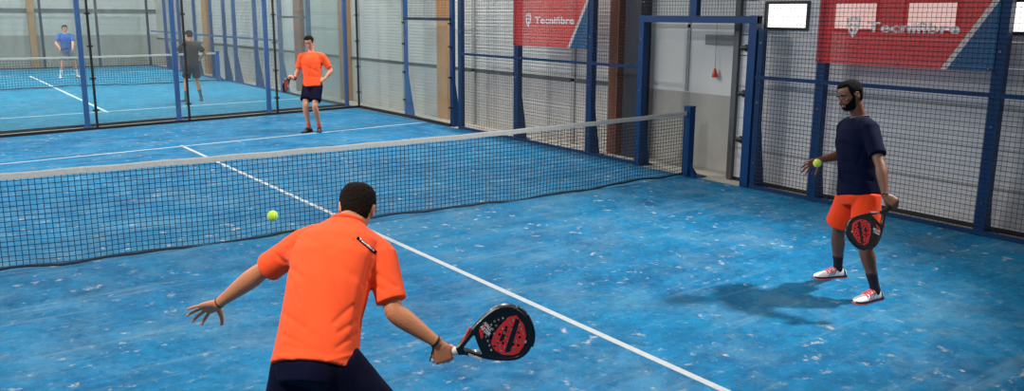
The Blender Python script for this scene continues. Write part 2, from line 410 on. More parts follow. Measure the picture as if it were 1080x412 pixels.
# sectional door with windows
DX = 5.33
door = empty('door_1', (DX, -3, 0), 'wide grey sectional loading door with ribbed panels behind the fence on the right', 'door', kind='structure')
zs = [.02, .44, .85, 1.27, 1.68, 1.95, 2.44, 2.9, 3.4, 4.6]
for z0, z1 in zip(zs, zs[1:]):
    b = BM()
    if z0 == 1.95:   # window row: solid pieces between the window openings
        ys = [-8.0, -4.42, -3.80, -3.43, -2.82, -2.53, -1.92, -1.62, -.97, -.62]
        for k in range(0, len(ys)-1, 2): box(b, (DX, ys[k], z0+.006), (DX+.05, ys[k+1], z1-.006))
        for k in range(1, len(ys)-1, 2):
            box(b, (DX, ys[k], z0+.006), (DX+.05, ys[k+1], 2.02)); box(b, (DX, ys[k], 2.38), (DX+.05, ys[k+1], z1-.006))
    else: box(b, (DX, -8, z0+.006), (DX+.05, -.62, z1-.006))
    fin('door_panel', b, M['doorp'], door)
for z in zs[1:4]:
    b = BM(); box(b, (DX-.004, -8, z-.014), (DX+.01, -.62, z+.014)); fin('panel_seam', b, simple('seam_light', (176, 182, 188), .5) if z == .85 else M['fardado'], door)
b = BM(); box(b, (DX-.015, -8, -.012), (DX+.05, -.62, .035)); fin('weather_strip', b, M['black'], door)
b = BM(); box(b, (DX-.06, -.62, -.012), (DX+.05, -.55, 4)); box(b, (DX+.05, -.56, -.012), (WX+.15, -.45, 4)); fin('door_track', b, M['trimd'], door)
for z in (.56, 1.18, 1.78, 2.45):
    b = BM(); tube(b, [V((DX-.05, -.76, z)), V((DX-.05, -.68, z))], [.03, .03], 12); box(b, (DX-.03, -.83, z-.045), (DX, -.70, z+.045)); fin('roller_hinge', b, M['black'], door)
for i, (y0, y1) in enumerate(((-1.62, -.97), (-2.53, -1.92), (-3.43, -2.82), (-4.42, -3.80))):
    w = empty('window_%d' % (i+1), (DX, (y0+y1)/2, 2.2), ['bright rectangular door window in a black frame left of the large red banner', 'bright door window glowing through the red banner, left one',
        'bright door window glowing through the red banner, right one', 'bright door window at the right edge beyond the last post'][i], 'window', kind='structure')
    b = BM(); f = .035
    for lo, hi in (((y0, 2.02), (y1, 2.02+f)), ((y0, 2.38-f), (y1, 2.38)), ((y0, 2.02+f), (y0+f, 2.38-f)), ((y1-f, 2.02+f), (y1, 2.38-f))):
        box(b, (DX-.02, lo[0], lo[1]), (DX+.055, hi[0], hi[1]))
    fin('window_frame', b, M['black'], w)
    b = BM(); box(b, (DX+.02, y0+f, 2.02+f), (DX+.03, y1-f, 2.38-f)); fin('window_pane', b, M['daylight'], w)
# far wall
wb = empty('wall_back', (0, 31.5, 0), 'far end wall of the hall behind the second court', 'wall', kind='structure')
b = BM(); box(b, (-12, 31.5, 1.25), (6, 31.7, 7)); fin('cladding', b, M['farwall'], wb)
b = BM(); box(b, (-12, 31.5, -.1), (6, 31.7, 1.25)); fin('dado', b, M['fardado'], wb)
b = BM(); box(b, (-12, 31.4, 2.2), (6, 31.5, 2.34)); fin('wall_beam', b, M['trimd'], wb)
for x in (.85,):
    b = BM(); box(b, (x-.12, 31.2, -.01), (x+.12, 31.4, 6)); tag(fin('wooden_column', b, M['wood'], origin=(x, 31.3, 0)), 'pale timber column on the far end wall', 'column', kind='structure')
b = BM(); box(b, (-9.2, -13, -.3), (-9, 34, 6)); tag(fin('wall_left', b, M['plain']), 'plain hall wall outside the left of the picture', 'wall', kind='structure')

# ================================================================== FENCES AND GLASS
def fin_post(parent, x, y, top, mat, w=.09, d=.09, foot=True, outx=1, name='fence_post'):
    b = BM(); box(b, (x if outx > 0 else x-d, y-w/2, -.012), (x+d if outx > 0 else x, y+w/2, top))
    if foot:   # tapering base fin on the outside
        prism(b, [(x+d*outx, y-.012, 1.0), (x+d*outx, y-.012, -.012), (x+(d+.16)*outx, y-.012, -.012)], (0, .024, 0))
        box(b, (x-.0 if outx > 0 else x-d-.18, y-w/2-.03, -.012), (x+(d+.18) if outx > 0 else x, y+w/2+.03, .002))
    p = fin(name, b, mat, parent)
    for z in (.32, 1.1, 1.85):
        bb = BM(); box(bb, (x-.006 if outx > 0 else x, y-.012, z), (x if outx > 0 else x+.006, y+.012, z+.024)); fin('bolt', bb, M['steel'], p)
    return p
def mesh_panel(parent, x, y0, y1, z0, z1, step=.05, r=.0027, mat='wire', name='wire_mesh'):
    b = BM(); n = max(1, round((y1-y0)/step)); m_ = max(1, round((z1-z0)/step))
    for i in range(n+1):
        y = y0+(y1-y0)*i/n; wire(b, [(x, y, z0), (x, y, z1)], r)
    for k in range(m_+1):
        z = z0+(z1-z0)*k/m_; wire(b, [(x+.003, y0, z), (x+.003, y1, z)], r)
    return fin(name, b, M[mat], parent)
FX = 5.0
# fence right of the gate
fa = empty('court_fence', (FX, -3.5, 0), 'blue steel fence of square wire mesh right of the gate, behind the bearded player', 'fence')
ya = [-8.0, -6.0, -4.0, -2.03]
for y in ya: fin_post(fa, FX+.02, y, 3.1, M['blue'], .11, .10)
fin_post(fa, FX+.02, -1.16, 2.03, M['blue'], .07, .08, foot=True)
for z, h in ((.02, .045), (1.43, .045), (3.06, .05)):
    b = BM(); box(b, (FX+.008, -8, z-h/2), (FX+.045, -1.12, z+h/2)); fin('rail', b, M['blue'], fa)
for y0, y1 in zip(ya+[-1.14], ya[1:]+[-1.14]):
    if y1 > y0: mesh_panel(fa, FX, y0, y1, .04, 3.04)
# fence left of the gate
fb = empty('court_fence', (FX, 3.5, 0), 'blue steel mesh fence left of the gate, between side glass and net', 'fence')
yb = [2.05, 3.98]
for y in yb: fin_post(fb, FX+.02, y, 3.1, M['blue'], .12, .10)
fin_post(fb, FX+.02, 5.8, 3.1, M['blue'], .12, .08, foot=False)
for z, h in ((.02, .045), (1.45, .045), (3.06, .05)):
    b = BM(); box(b, (FX+.008, .98, z-h/2), (FX+.045, 5.8, z+h/2)); fin('rail', b, M['blue'], fb)
for y0, y1 in ((.98, 2.05), (2.05, 3.98), (3.98, 5.8)): mesh_panel(fb, FX, y0, y1, .04, 3.04)
# gate portal
gp = empty('gate_portal', (FX, 0, 0), 'open blue steel gate frame with mesh above it behind the net post', 'gate')
fin_post(gp, FX, .92, 2.2, M['blue'], .1, .1, name='gate_post')
b = BM(); box(b, (FX, -1.10, -.012), (FX+.1, -.98, 2.2)); fin('gate_post', b, M['blue'], gp)
b = BM(); box(b, (FX+.1, -1.04, .0), (FX+.14, -.96, 2.12)); fin('door_seal', b, M['black'], gp)
b = BM(); box(b, (FX-.01, -1.10, 2.10), (FX+.1, .97, 2.19)); fin('lintel', b, M['blue'], gp)
b = BM(); box(b, (FX, -.1, 2.19), (FX+.09, .02, 3.1)); fin('upper_post', b, M['blue'], gp)
b = BM(); box(b, (FX, -1.1, 3.02), (FX+.05, .97, 3.08)); fin('rail', b, M['blue'], gp)
mesh_panel(gp, FX+.02, -1.1, .95, 2.19, 3.02)

def glass_panel(parent, p, q, z0, z1, t=.012):
    b = BM(); beam(b, V((p[0], p[1], (z0+z1)/2)), V((q[0], q[1], (z0+z1)/2)), t, z1-z0); return fin('glass_panel', b, M['glass'], parent)
def bar(name, parent, p, q, w, h, mat):
    b = BM(); beam(b, p, q, w, h); return fin(name, b, M[mat], parent)
# side glass, right
gs = empty('glass_wall', (FX, 8, 0), 'side glass wall between the far corner and the mesh fence', 'glass wall')
P = [(5.06, 10.27), (5.08, 8.12), (5.03, 6.17)]
glass_panel(gs, P[0], P[1], .05, 3.0); glass_panel(gs, P[1], P[2], .05, 2.08)
for p, q, top in ((P[0], P[1], 3.0), (P[1], P[2], 2.08)):
    bar('base_gasket', gs, (p[0], p[1], .02), (q[0], q[1], .02), .05, .06, 'black')
    bar('top_rail', gs, (p[0]+.03, p[1], top+.02), (q[0]+.03, q[1], top+.02), .05, .06, 'dkblue')
for (x, y), w_ in ((P[1], .07), (P[2], .1)):
    fin_post(gs, x+.03, y, 3.1, M['blue2'] if y > 7 else M['blue'], w_, .07, foot=True)
for x, y in P[1:]:
    for z in (.35, .95, 1.55, 2.0):
        b = BM(); box(b, (x-.02, y-.03, z), (x+.035, y+.03, z+.035)); fin('glass_clamp', b, M['black'], gs)
mesh_panel(gs, 5.06, P[2][1], P[1][1], 2.12, 3.0)
# back glass
gb = empty('glass_wall', (0, 9.6, 0), 'back glass wall of the foreground court, behind the far player', 'glass wall')
xs = [5.06, 2.94, .97, -.80, -2.8, -5.1]
for x0, x1 in zip(xs, xs[1:]):
    p, q = (x0-.008, byw(x0)), (x1+.008, byw(x1)); glass_panel(gb, p, q, .05, 3.0)
    bar('base_gasket', gb, (p[0], p[1], .02), (q[0], q[1], .02), .05, .05, 'black')
for x in xs:
    b = BM(); box(b, (x-.02, byw(x)-.012, 0), (x+.02, byw(x)+.03, 3.02)); j = fin('joint_strip', b, M['black'], gb)
    for z in (.35, .95, 1.55, 2.15, 2.75):
        b = BM(); box(b, (x-.05, byw(x)-.022, z), (x+.05, byw(x)+.04, z+.03)); fin('glass_clamp', b, M['black'], gb)
bar('top_rail', gb, (5.06, byw(5.06)+.03, 3.03), (-5.1, byw(-5.1)+.03, 3.03), .05, .06, 'dkblue')
# front glass of the next court
gn = empty('glass_wall', (0, 10.3, 0), 'glass wall of the second court standing just behind the back glass', 'glass wall')
xn = [4.98, 2.94, .9, -.88, -2.9, -4.95]
for x0, x1 in zip(xn, xn[1:]):
    p, q = (x0-.05, byn(x0)), (x1+.05, byn(x1)); glass_panel(gn, p, q, .05, 3.0)
    bar('base_gasket', gn, (p[0], p[1], .015), (q[0], q[1], .015), .06, .05, 'black')
for x in xn:
    b = BM(); box(b, (x-.045, byn(x)-.09, -.012), (x+.045, byn(x)-.01, 3.1)); box(b, (x-.09, byn(x)-.14, -.012), (x+.09, byn(x), .0)); fin('fence_post', b, M['blue2'], gn)
bar('top_rail', gn, (4.98, byn(4.98), 3.03), (-4.95, byn(-4.95), 3.03), .05, .06, 'blue2')
# second court side fence
f2 = empty('court_fence', (4.95, 20, 0), 'blue side fence of the second court seen through the back glass', 'fence')
SX = 4.95
for y in (13.0, 15.0, 17.0, 18.9, 19.9, 21.3, 23.2, 25.2, 27.2): fin_post(f2, SX, y, 3.1, M['blue2'], .11, .10)
for z in (.02, 1.45, 3.05):
    b = BM(); box(b, (SX-.005, 15, z-.025), (SX+.03, 29.4, z+.025)); fin('rail', b, M['blue2'], f2)
mesh_panel(f2, SX-.01, 15, 27.2, .04, 3.0, step=.1, r=.0035)
glass_panel(f2, (SX, 10.95), (SX, 14.95), .05, 3.0); bar('base_gasket', f2, (SX, 10.95, .02), (SX, 14.95, .02), .05, .05, 'black')
bar('top_rail', f2, (SX+.03, 13.0, 2.1), (SX+.03, 15, 2.1), .05, .06, 'dkblue')
# far end of the second court
ge = empty('glass_wall', (0, 29.8, 0), 'far end glass wall of the second court with thin black joints', 'glass wall')
xe = [4.95, 3, 1, -1, -3, -5]
for x0, x1 in zip(xe, xe[1:]): glass_panel(ge, (x0-.03, 29.8), (x1+.03, 29.8), .05, 3.0)
for x in xe:
    b = BM(); box(b, (x-.045, 29.78, -.012), (x+.045, 29.86, 3.9)); fin('fence_post', b, M['dkblue'], ge)
bar('base_gasket', ge, (4.95, 29.78, .02), (-5, 29.78, .02), .05, .05, 'black')
bar('top_rail', ge, (4.95, 29.8, 3.0), (-5, 29.8, 3.0), .05, .05, 'dkblue')

# ================================================================== NETS
def net(y_at, x0, x1, top_at, step, r, label_net, low=0.0, grp=None, cat='net', sc=1):
    root = empty('tennis_net', ((x0+x1)/2, y_at((x0+x1)/2), 0), label_net, cat)
    n = round((x1-x0)/step); b = BM()
    wob = lambda x: .012*math.sin(x*3.1)+.010*math.sin(x*7.7+1)
    bot = lambda x: .035+.018*math.sin(x*1.7+.6)+.010*math.sin(x*5.3)
    rows = round(.88/step)
    def pt(x, t): # t 0 bottom .. 1 top
        z = bot(x)+(top_at(x)-.03-bot(x))*t
        return (x, y_at(x)+wob(x)*(1-t)**2, z)
    for i in range(n+1):
        x = x0+(x1-x0)*i/n; wire(b, [pt(x, t) for t in (0, .33, .66, 1)], r)
    for k in range(rows+1):
        wire(b, [pt(x0+(x1-x0)*i/60, k/rows) for i in range(61)], r)
    fin('net_mesh', b, M['netc'], root)
    b = BM(); N = 60
    for s in (1,):
        ring = []
        for i in range(N+1):
            x = x0-.02+(x1-x0+.04)*i/N; z = top_at(x)+.003*math.sin(x*9); y = y_at(x)
            ring.append([b.verts.new((x, y-.009*sc, z-.055)), b.verts.new((x, y-.010*sc, z-.01)), b.verts.new((x, y, z)), b.verts.new((x, y+.010*sc, z-.01)), b.verts.new((x, y+.009*sc, z-.055))])
        for A, B in zip(ring, ring[1:]):
            for k in range(5): b.faces.new((A[k], A[(k+1) % 5], B[(k+1) % 5], B[k]))
        b.faces.new(ring[0]); b.faces.new(ring[-1][::-1])
    fin('headband', b, M['tape'], root)
    b = BM(); wire(b, [V(pt(x0+(x1-x0)*i/80, 0))+V((0, -.012, -.012+.006*math.sin(i*1.3))) for i in range(81)], .014, 6); fin('bottom_cord', b, M['netc'], root)
    return root
ny = lambda x: .2+(-.1-.2)*(x+3.25)/(4.73+3.25) if x > -6 else .2
nt_ = lambda x: .855+.055*(x/4.95)**2 if x > 0 else .855+.03*(x/5)**2
net(ny, -5.02, 4.88, nt_, .05, .0030, 'dark cord net with a pale headband crossing the foreground court')
def net_post(x, y, label, s=1, mat='blue', h=.965):
    root = empty('net_post', (x, y, 0), label, 'post')
    b = BM(); box(b, (x-.055, y-.055, 0), (x+.055, y+.055, h)); fin('post', b, M[mat], root)
    b = BM(); prism(b, [(x+.055*s, y-.02, .16), (x+.055*s, y-.02, 0), (x+.2*s, y-.02, 0)], (0, .04, 0)); prism(b, [(x-.02, y-.055, .16), (x-.02, y-.055, 0), (x-.02, y-.17, 0)], (.04, 0, 0))
    box(b, (x-.07, y-.18, 0), (x+.21 if s > 0 else x+.07, y+.07, .008)) if s > 0 else box(b, (x-.21, y-.18, 0), (x+.07, y+.07, .008))
    fin('foot_bracket', b, M[mat], root)
    b = BM(); box(b, (x-.06, y-.06, h), (x+.06, y+.06, h+.012)); fin('cap', b, M[mat], root)
    b = BM(); tube(b, [V((x-.068*s, y, h-.06)), V((x-.052*s, y, h-.06))], [.012, .012], 10); fin('cable_hook', b, M['steel'], root)
net_post(4.96, ny(4.96), 'square blue net post in front of the open gate')
net_post(-5.1, ny(-5.1), 'square blue net post at the hidden left end of the near net', -1)
net(lambda x: 19.9, -4.9, 4.65, lambda x: .9+.04*(x/5)**2, .075, .005, 'net of the second court with white headband behind the glass', sc=1.5)
net_post(4.72, 19.9, 'small blue net post of the second court', mat='blue2')

# ================================================================== BANNERS
def banner(ya_, yb_, z0, z1, diag_b, lx, lz, tsize, label, shield_y, group=None):
    """ya_ > yb_ : left and right ends along the fence (seen from the court)"""
    X0, X1 = FX+.010, FX+.014
    root = empty('advertising_banner', (FX+.012, (ya_+yb_)/2, z0), label, 'banner')
    b = BM()
    def quad(pts, mi): prism(b, [(X0, y, z) for y, z in pts], (X1-X0, 0, 0), mi)
    sw = .05*1.3; slope = (diag_b-yb_)/(.72)   # y change per metre of height
    top_y = diag_b-slope*(z1-z0)
    zr = z0+.72                                # height where the diagonal meets the right end
    if z1 > zr:
        quad([(ya_, z0), (ya_-.10, z0), (ya_-.10, z1), (ya_, z1)], 1)
        quad([(ya_-.10, z0), (diag_b+sw, z0), (yb_, z0+(diag_b+sw-yb_)/slope), (yb_, z1), (ya_-.10, z1)], 0)
        quad([(diag_b+sw, z0), (diag_b, z0), (yb_, zr), (yb_, z0+(diag_b+sw-yb_)/slope)], 2)
        quad([(diag_b, z0), (yb_, z0), (yb_, zr)], 3)
    fin('banner_cloth', b, [M['red'], M['redd'], M['bwhite'], M['bblue']], root)
    # wordmark: court side faces -X, text runs towards -Y
    tb = curve_mesh(None, extrude=.0012, text='Tecnifibre', size=tsize, offset=.004*tsize/.14)
    xw = max(v.co.x for v in tb.verts)
    k = (lx[0]-lx[1])/xw
    for v in tb.verts: v.co.x *= k
    fin('lettering', place(tb, V((0, -1, 0)), V((0, 0, 1)), V((-1, 0, 0)), V((X0-.002, lx[0], lz))), M['logo'], root)
    # shield emblem with a cut F
    s = tsize*1.42
    sh = [(0, 1), (.25, 1.06), (.5, 1.08), (.75, 1.06), (1, 1), (.96, .6), (.84, .34), (.66, .12), (.5, 0), (.34, .12), (.16, .34), (.04, .6)]
    f1 = [(.16, .86), (.84, .86), (.76, .72), (.16, .72)]
    f2 = [(.24, .60), (.70, .60), (.62, .46), (.44, .46), (.44, .26), (.32, .38), (.30, .46)]
    eb = curve_mesh([[(x*s*.78, y*s) for x, y in q] for q in (sh, f1, f2)], extrude=.0012)
    fin('emblem', place(eb, V((0, -1, 0)), V((0, 0, 1)), V((-1, 0, 0)), V((X0-.002, shield_y, lz-s*.32))), M['logo'], root)
    for y in (ya_-.05, yb_+.04, (ya_+yb_)/2):
        b = BM(); tube(b, [V((X0-.012, y, z0+.03)), V((X0+.002, y, z0+.03))], [.012, .012], 8)
        fin('eyelet', b, M['steel'], root)
banner(-1.96, -3.96, 1.66, 2.72, -3.50, (-2.585, -3.60), 2.03, .15, 'large red sponsor banner with white lettering above the bearded player', -2.33)
banner(4.06, 2.10, 1.67, 2.72, 2.52, (3.44, 2.42), 2.055, .15, 'smaller looking red sponsor banner left of the gate, far side of the net', 3.70)

# emergency pull cord on the wall
pc = empty('pull_cord', (WX-.06, .06, 1.34), 'small red pull handle hanging on a thin cord in the gate opening', 'pull cord')
b = BM(); wire(b, [(WX-.06, .06, 1.44), (WX-.06, .07, 2.6)], .003, 5); fin('cord', b, M['trimd'], pc)
b = BM(); loft(b, [(V((WX-.06, .06, z)), V((1, 0, 0)), V((0, 1, 0)), r, r, 2) for z, r in ((1.335, .036), (1.345, .042), (1.40, .03), (1.45, .016), (1.465, .006))], 14); fin('pull_handle', b, M['handle_red'], pc, True)

# ================================================================== PEOPLE
HEADP = [ # z, front, back, half width
 (.004, .052, .010, .012), (.010, .072, .005, .026), (.022, .083, .020, .040), (.040, .085, .045, .052), (.060, .086, .068, .060),
 (.080, .086, .080, .066), (.100, .084, .088, .070), (.118, .082, .094, .073), (.135, .087, .098, .075), (.155, .087, .100, .077),
 (.175, .083, .098, .076), (.195, .070, .088, .069), (.212, .050, .068, .054), (.224, .027, .042, .032), (.2295, .008, .016, .012)]
def head_prof(z):
    P = HEADP
    if z <= P[0][0]: return P[0][1:]
    for a, b_ in zip(P, P[1:]):
        if z <= b_[0]:
            t = (z-a[0])/(b_[0]-a[0]); return tuple(u+(v-u)*t for u, v in zip(a[1:], b_[1:]))
    return P[-1][1:]
def head_surf(z, t, off=0):
    """point on the head, t = angle from the right (+x) through the front (+y)"""
    f, bk, w = head_prof(z); y = math.sin(t)
    e = 2/2.25; x = math.copysign(abs(math.cos(t))**e, math.cos(t))*(w+off)
    yy = math.copysign(abs(y)**e, y)*(((f if y > 0 else bk))+off)
    return V((x, yy, z+off*max(0, (z-.15)/.08)))
class Frame:
    def __init__(s, o, X, Y, Z, k=1): s.o, s.X, s.Y, s.Z, s.k = V(o), X, Y, Z, k
    def __call__(s, p): return s.o+(s.X*p[0]+s.Y*p[1]+s.Z*p[2])*s.k
def head_frame(center, fwd, up, k=1):
    Y = fwd.normalized(); Z = (up-Y*up.dot(Y)).normalized(); X = Y.cross(Z).normalized()
    return Frame(V(center)-Z*.12*k, X, Y, Z, k)
def head_mesh(bm, F):
    rings = []
    rows = []
    zs_ = [.004, .010, .016]+[.022+.0095*i for i in range(21)]+[.2185, .224, .2295]
    for z in zs_: rows.append([bm.verts.new(F(head_surf(z, 2*PI*k/40))) for k in range(40)])
    for A, B in zip(rows, rows[1:]):
        for k in range(40): bm.faces.new((A[k], A[(k+1) % 40], B[(k+1) % 40], B[k]))
    bm.faces.new(rows[0][::-1]); bm.faces.new(rows[-1])
    k = F.k
    tube(bm, [F((0, .078, .128)), F((0, .092, .105)), F((0, .106, .084)), F((0, .094, .076))], [.007*k, .009*k, .011*k, .008*k], 10, 3)   # nose
    for s in (-1, 1):
        ball(bm, F((s*.011, .092, .079)), .0085*k, seg=8)
        ball(bm, F((s*.030, .079, .140)), (.022*k, .010*k, .007*k), F.X, F.Y, F.Z, 8)      # brow ridge
        ball(bm, F((s*.042, .062, .098)), (.020*k, .018*k, .014*k), F.X, F.Y, F.Z, 8)      # cheek
        # ear: outer rim and lobe
        pts = [F((s*(.070+.010*math.sin(u*.5+.4)), -.008-.019*math.cos(u)*1.0, .104+.031*math.sin(u))) for u in [(-.42+.42*j)*1.0 for j in range(9)]]
        tube(bm, pts, [.0055*k]*9, 8, 2)
        ball(bm, F((s*.074, -.008, .104)), (.006*k, .017*k, .026*k), F.X, F.Y, F.Z, 8)
    ball(bm, F((0, .084, .058)), (.024*k, .009*k, .006*k), F.X, F.Y, F.Z, 8)
    ball(bm, F((0, .083, .047)), (.021*k, .009*k, .006*k), F.X, F.Y, F.Z, 8)
    ball(bm, F((0, .072, .020)), (.020*k, .016*k, .014*k), F.X, F.Y, F.Z, 8)
def shell(F, mask, off, noise_amp=.003, nz=64, nt=96, z0=.004, z1=.2295, thick=.012, seed=0):
    """hair or beard: a thick patch raised from the head where mask(z, t) holds"""
    bm = BM(); g = {}
    for i in range(nz+1):
        z = z0+(z1-z0)*i/nz
        for j in range(nt):
            t = 2*PI*j/nt; m_ = mask(z, t)
            if m_ <= 0: continue
            n_ = noise.noise(V((math.cos(t)*9, math.sin(t)*9, z*90+seed)))*noise_amp + noise.noise(V((math.cos(t)*24, math.sin(t)*24, z*220+seed)))*noise_amp*.7
            o = off*min(1, m_*2.5)+n_*min(1, m_*3)
            g[i, j] = (F(head_surf(z, t, o)), F(head_surf(z, t, -thick)))
    vo = {k: bm.verts.new(p[0]) for k, p in g.items()}; vi = {k: bm.verts.new(p[1]) for k, p in g.items()}
    edges = {}
    for i in range(nz):
        for j in range(nt):
            q = [(i, j), (i, (j+1) % nt), (i+1, (j+1) % nt), (i+1, j)]
            if all(k in vo for k in q):
                bm.faces.new([vo[k] for k in q]); bm.faces.new([vi[k] for k in q[::-1]])
                for a, c in zip(q, q[1:]+q[:1]):
                    if (c, a) in edges: del edges[(c, a)]
                    else: edges[(a, c)] = 1
    for a, c in edges:
        try: bm.faces.new((vo[c], vo[a], vi[a], vi[c]))
        except ValueError: pass
    if (nz, 0) in vo:
        try: bm.faces.new([vo[nz, j] for j in range(nt)]); bm.faces.new([vi[nz, j] for j in range(nt)][::-1])
        except (KeyError, ValueError): pass
    bmesh.ops.delete(bm, geom=[v for v in bm.verts if not v.link_faces], context='VERTS')
    return bm
def hair_mask(front=.182, side=.10, back=.052):
    def f(z, t):
        s = math.sin(t)   # +1 front, -1 back
        def sm(a, b_): u = max(0, min(1, (s-a)/(b_-a))); return u*u*(3-2*u)
        ear = side+.032
        lim = back+(ear-back)*sm(-.62, -.30)-(ear-side)*sm(.10, .20)+(front-side)*sm(.34, .62)-.006*(1-abs(math.cos(t)))*0
        return min(1, (z-lim)/.02)
    return f
def beard_mask(z, t):
    s = math.sin(t); c = abs(math.cos(t))
    if s < .10: return 0
    top = .066 if s > .80 else .066+.050*min(1, (.80-s)/.6)
    m_ = min((top-z)/.010, 1)
    if s > .93 and .040 < z < .062: return 0
    return m_

def hand(bm, W, d, n, side, curls, spread=(.12, .03, -.05, -.14), thumb=None, k=1.0, fr=1.0):
    """side = toward the thumb; palm faces -n; curls: per finger three joint angles in degrees"""
    d = d.normalized(); n = (n-d*n.dot(d)).normalized(); side = (side-d*side.dot(d)-n*side.dot(n)).normalized()
    P = lambda a, s, h=0: W+(d*a+side*s+n*h)*k
    loft(bm, [(P(a, s), side, n, w*k, h*k, e) for a, s, w, h, e in
        ((-.02, 0, .024, .018, 2), (-.0, 0, .027, .019, 2.2), (.025, .002, .035, .018, 2.4), (.055, .001, .041, .0155, 2.5), (.082, 0, .042, .0135, 2.5), (.094, 0, .038, .010, 2.4))], 18)
    base = ((.086, .030), (.091, .0105), (.088, -.010), (.081, -.029)); seg = ((.042, .026, .022), (.047, .030, .024), (.043, .028, .023), (.034, .021, .020))
    rr = (.0086, .0088, .0083, .0074)
    tips = []
    for i in range(4):
        p = P(base[i][0]-.012, base[i][1]); sp = spread[i]; dd = (d*math.cos(sp)+side*math.sin(sp)); ang = 0; pts = [p]
        pts.append(P(*base[i])); cur = pts[-1]
        for j in range(3):
            ang += math.radians(curls[i][j]); cur = cur+(dd*math.cos(ang)-n*math.sin(ang))*seg[i][j]*k; pts.append(cur)
        r = rr[i]*k*fr; tube(bm, pts, [r*1.08, r*1.08, r, r*.93, r*.75], 10, 3); tips.append(cur)
    th = thumb or (V((.62, .70, -.25)), V((.85, .45, -.25)), V((.95, .25, -.2)))
    cur = P(.018, .018, -.004); pts = [cur]
    for v, l in zip(th, (.048, .034, .028)):
        cur = cur+(d*v.x+side*v.y+n*v.z).normalized()*l*k; pts.append(cur)
    tube(bm, pts, [.016*k, .0118*k, .0105*k*fr, .0085*k*fr], 10, 3)
    return tips
FIST = [(62, 88, 60)]*4
FISTT = (V((.75, .45, -.45)), V((.35, .15, -.9)), V((.0, -.35, -.95)))
def ik(a, c, l1, l2, pole):
    v = c-a; L_ = min(v.length, (l1+l2)*.999); u = v.normalized()
    x = (l1*l1-l2*l2+L_*L_)/(2*L_); h = math.sqrt(max(0, l1*l1-x*x)); pl = pole-u*pole.dot(u)
    return a+u*x+pl.normalized()*h

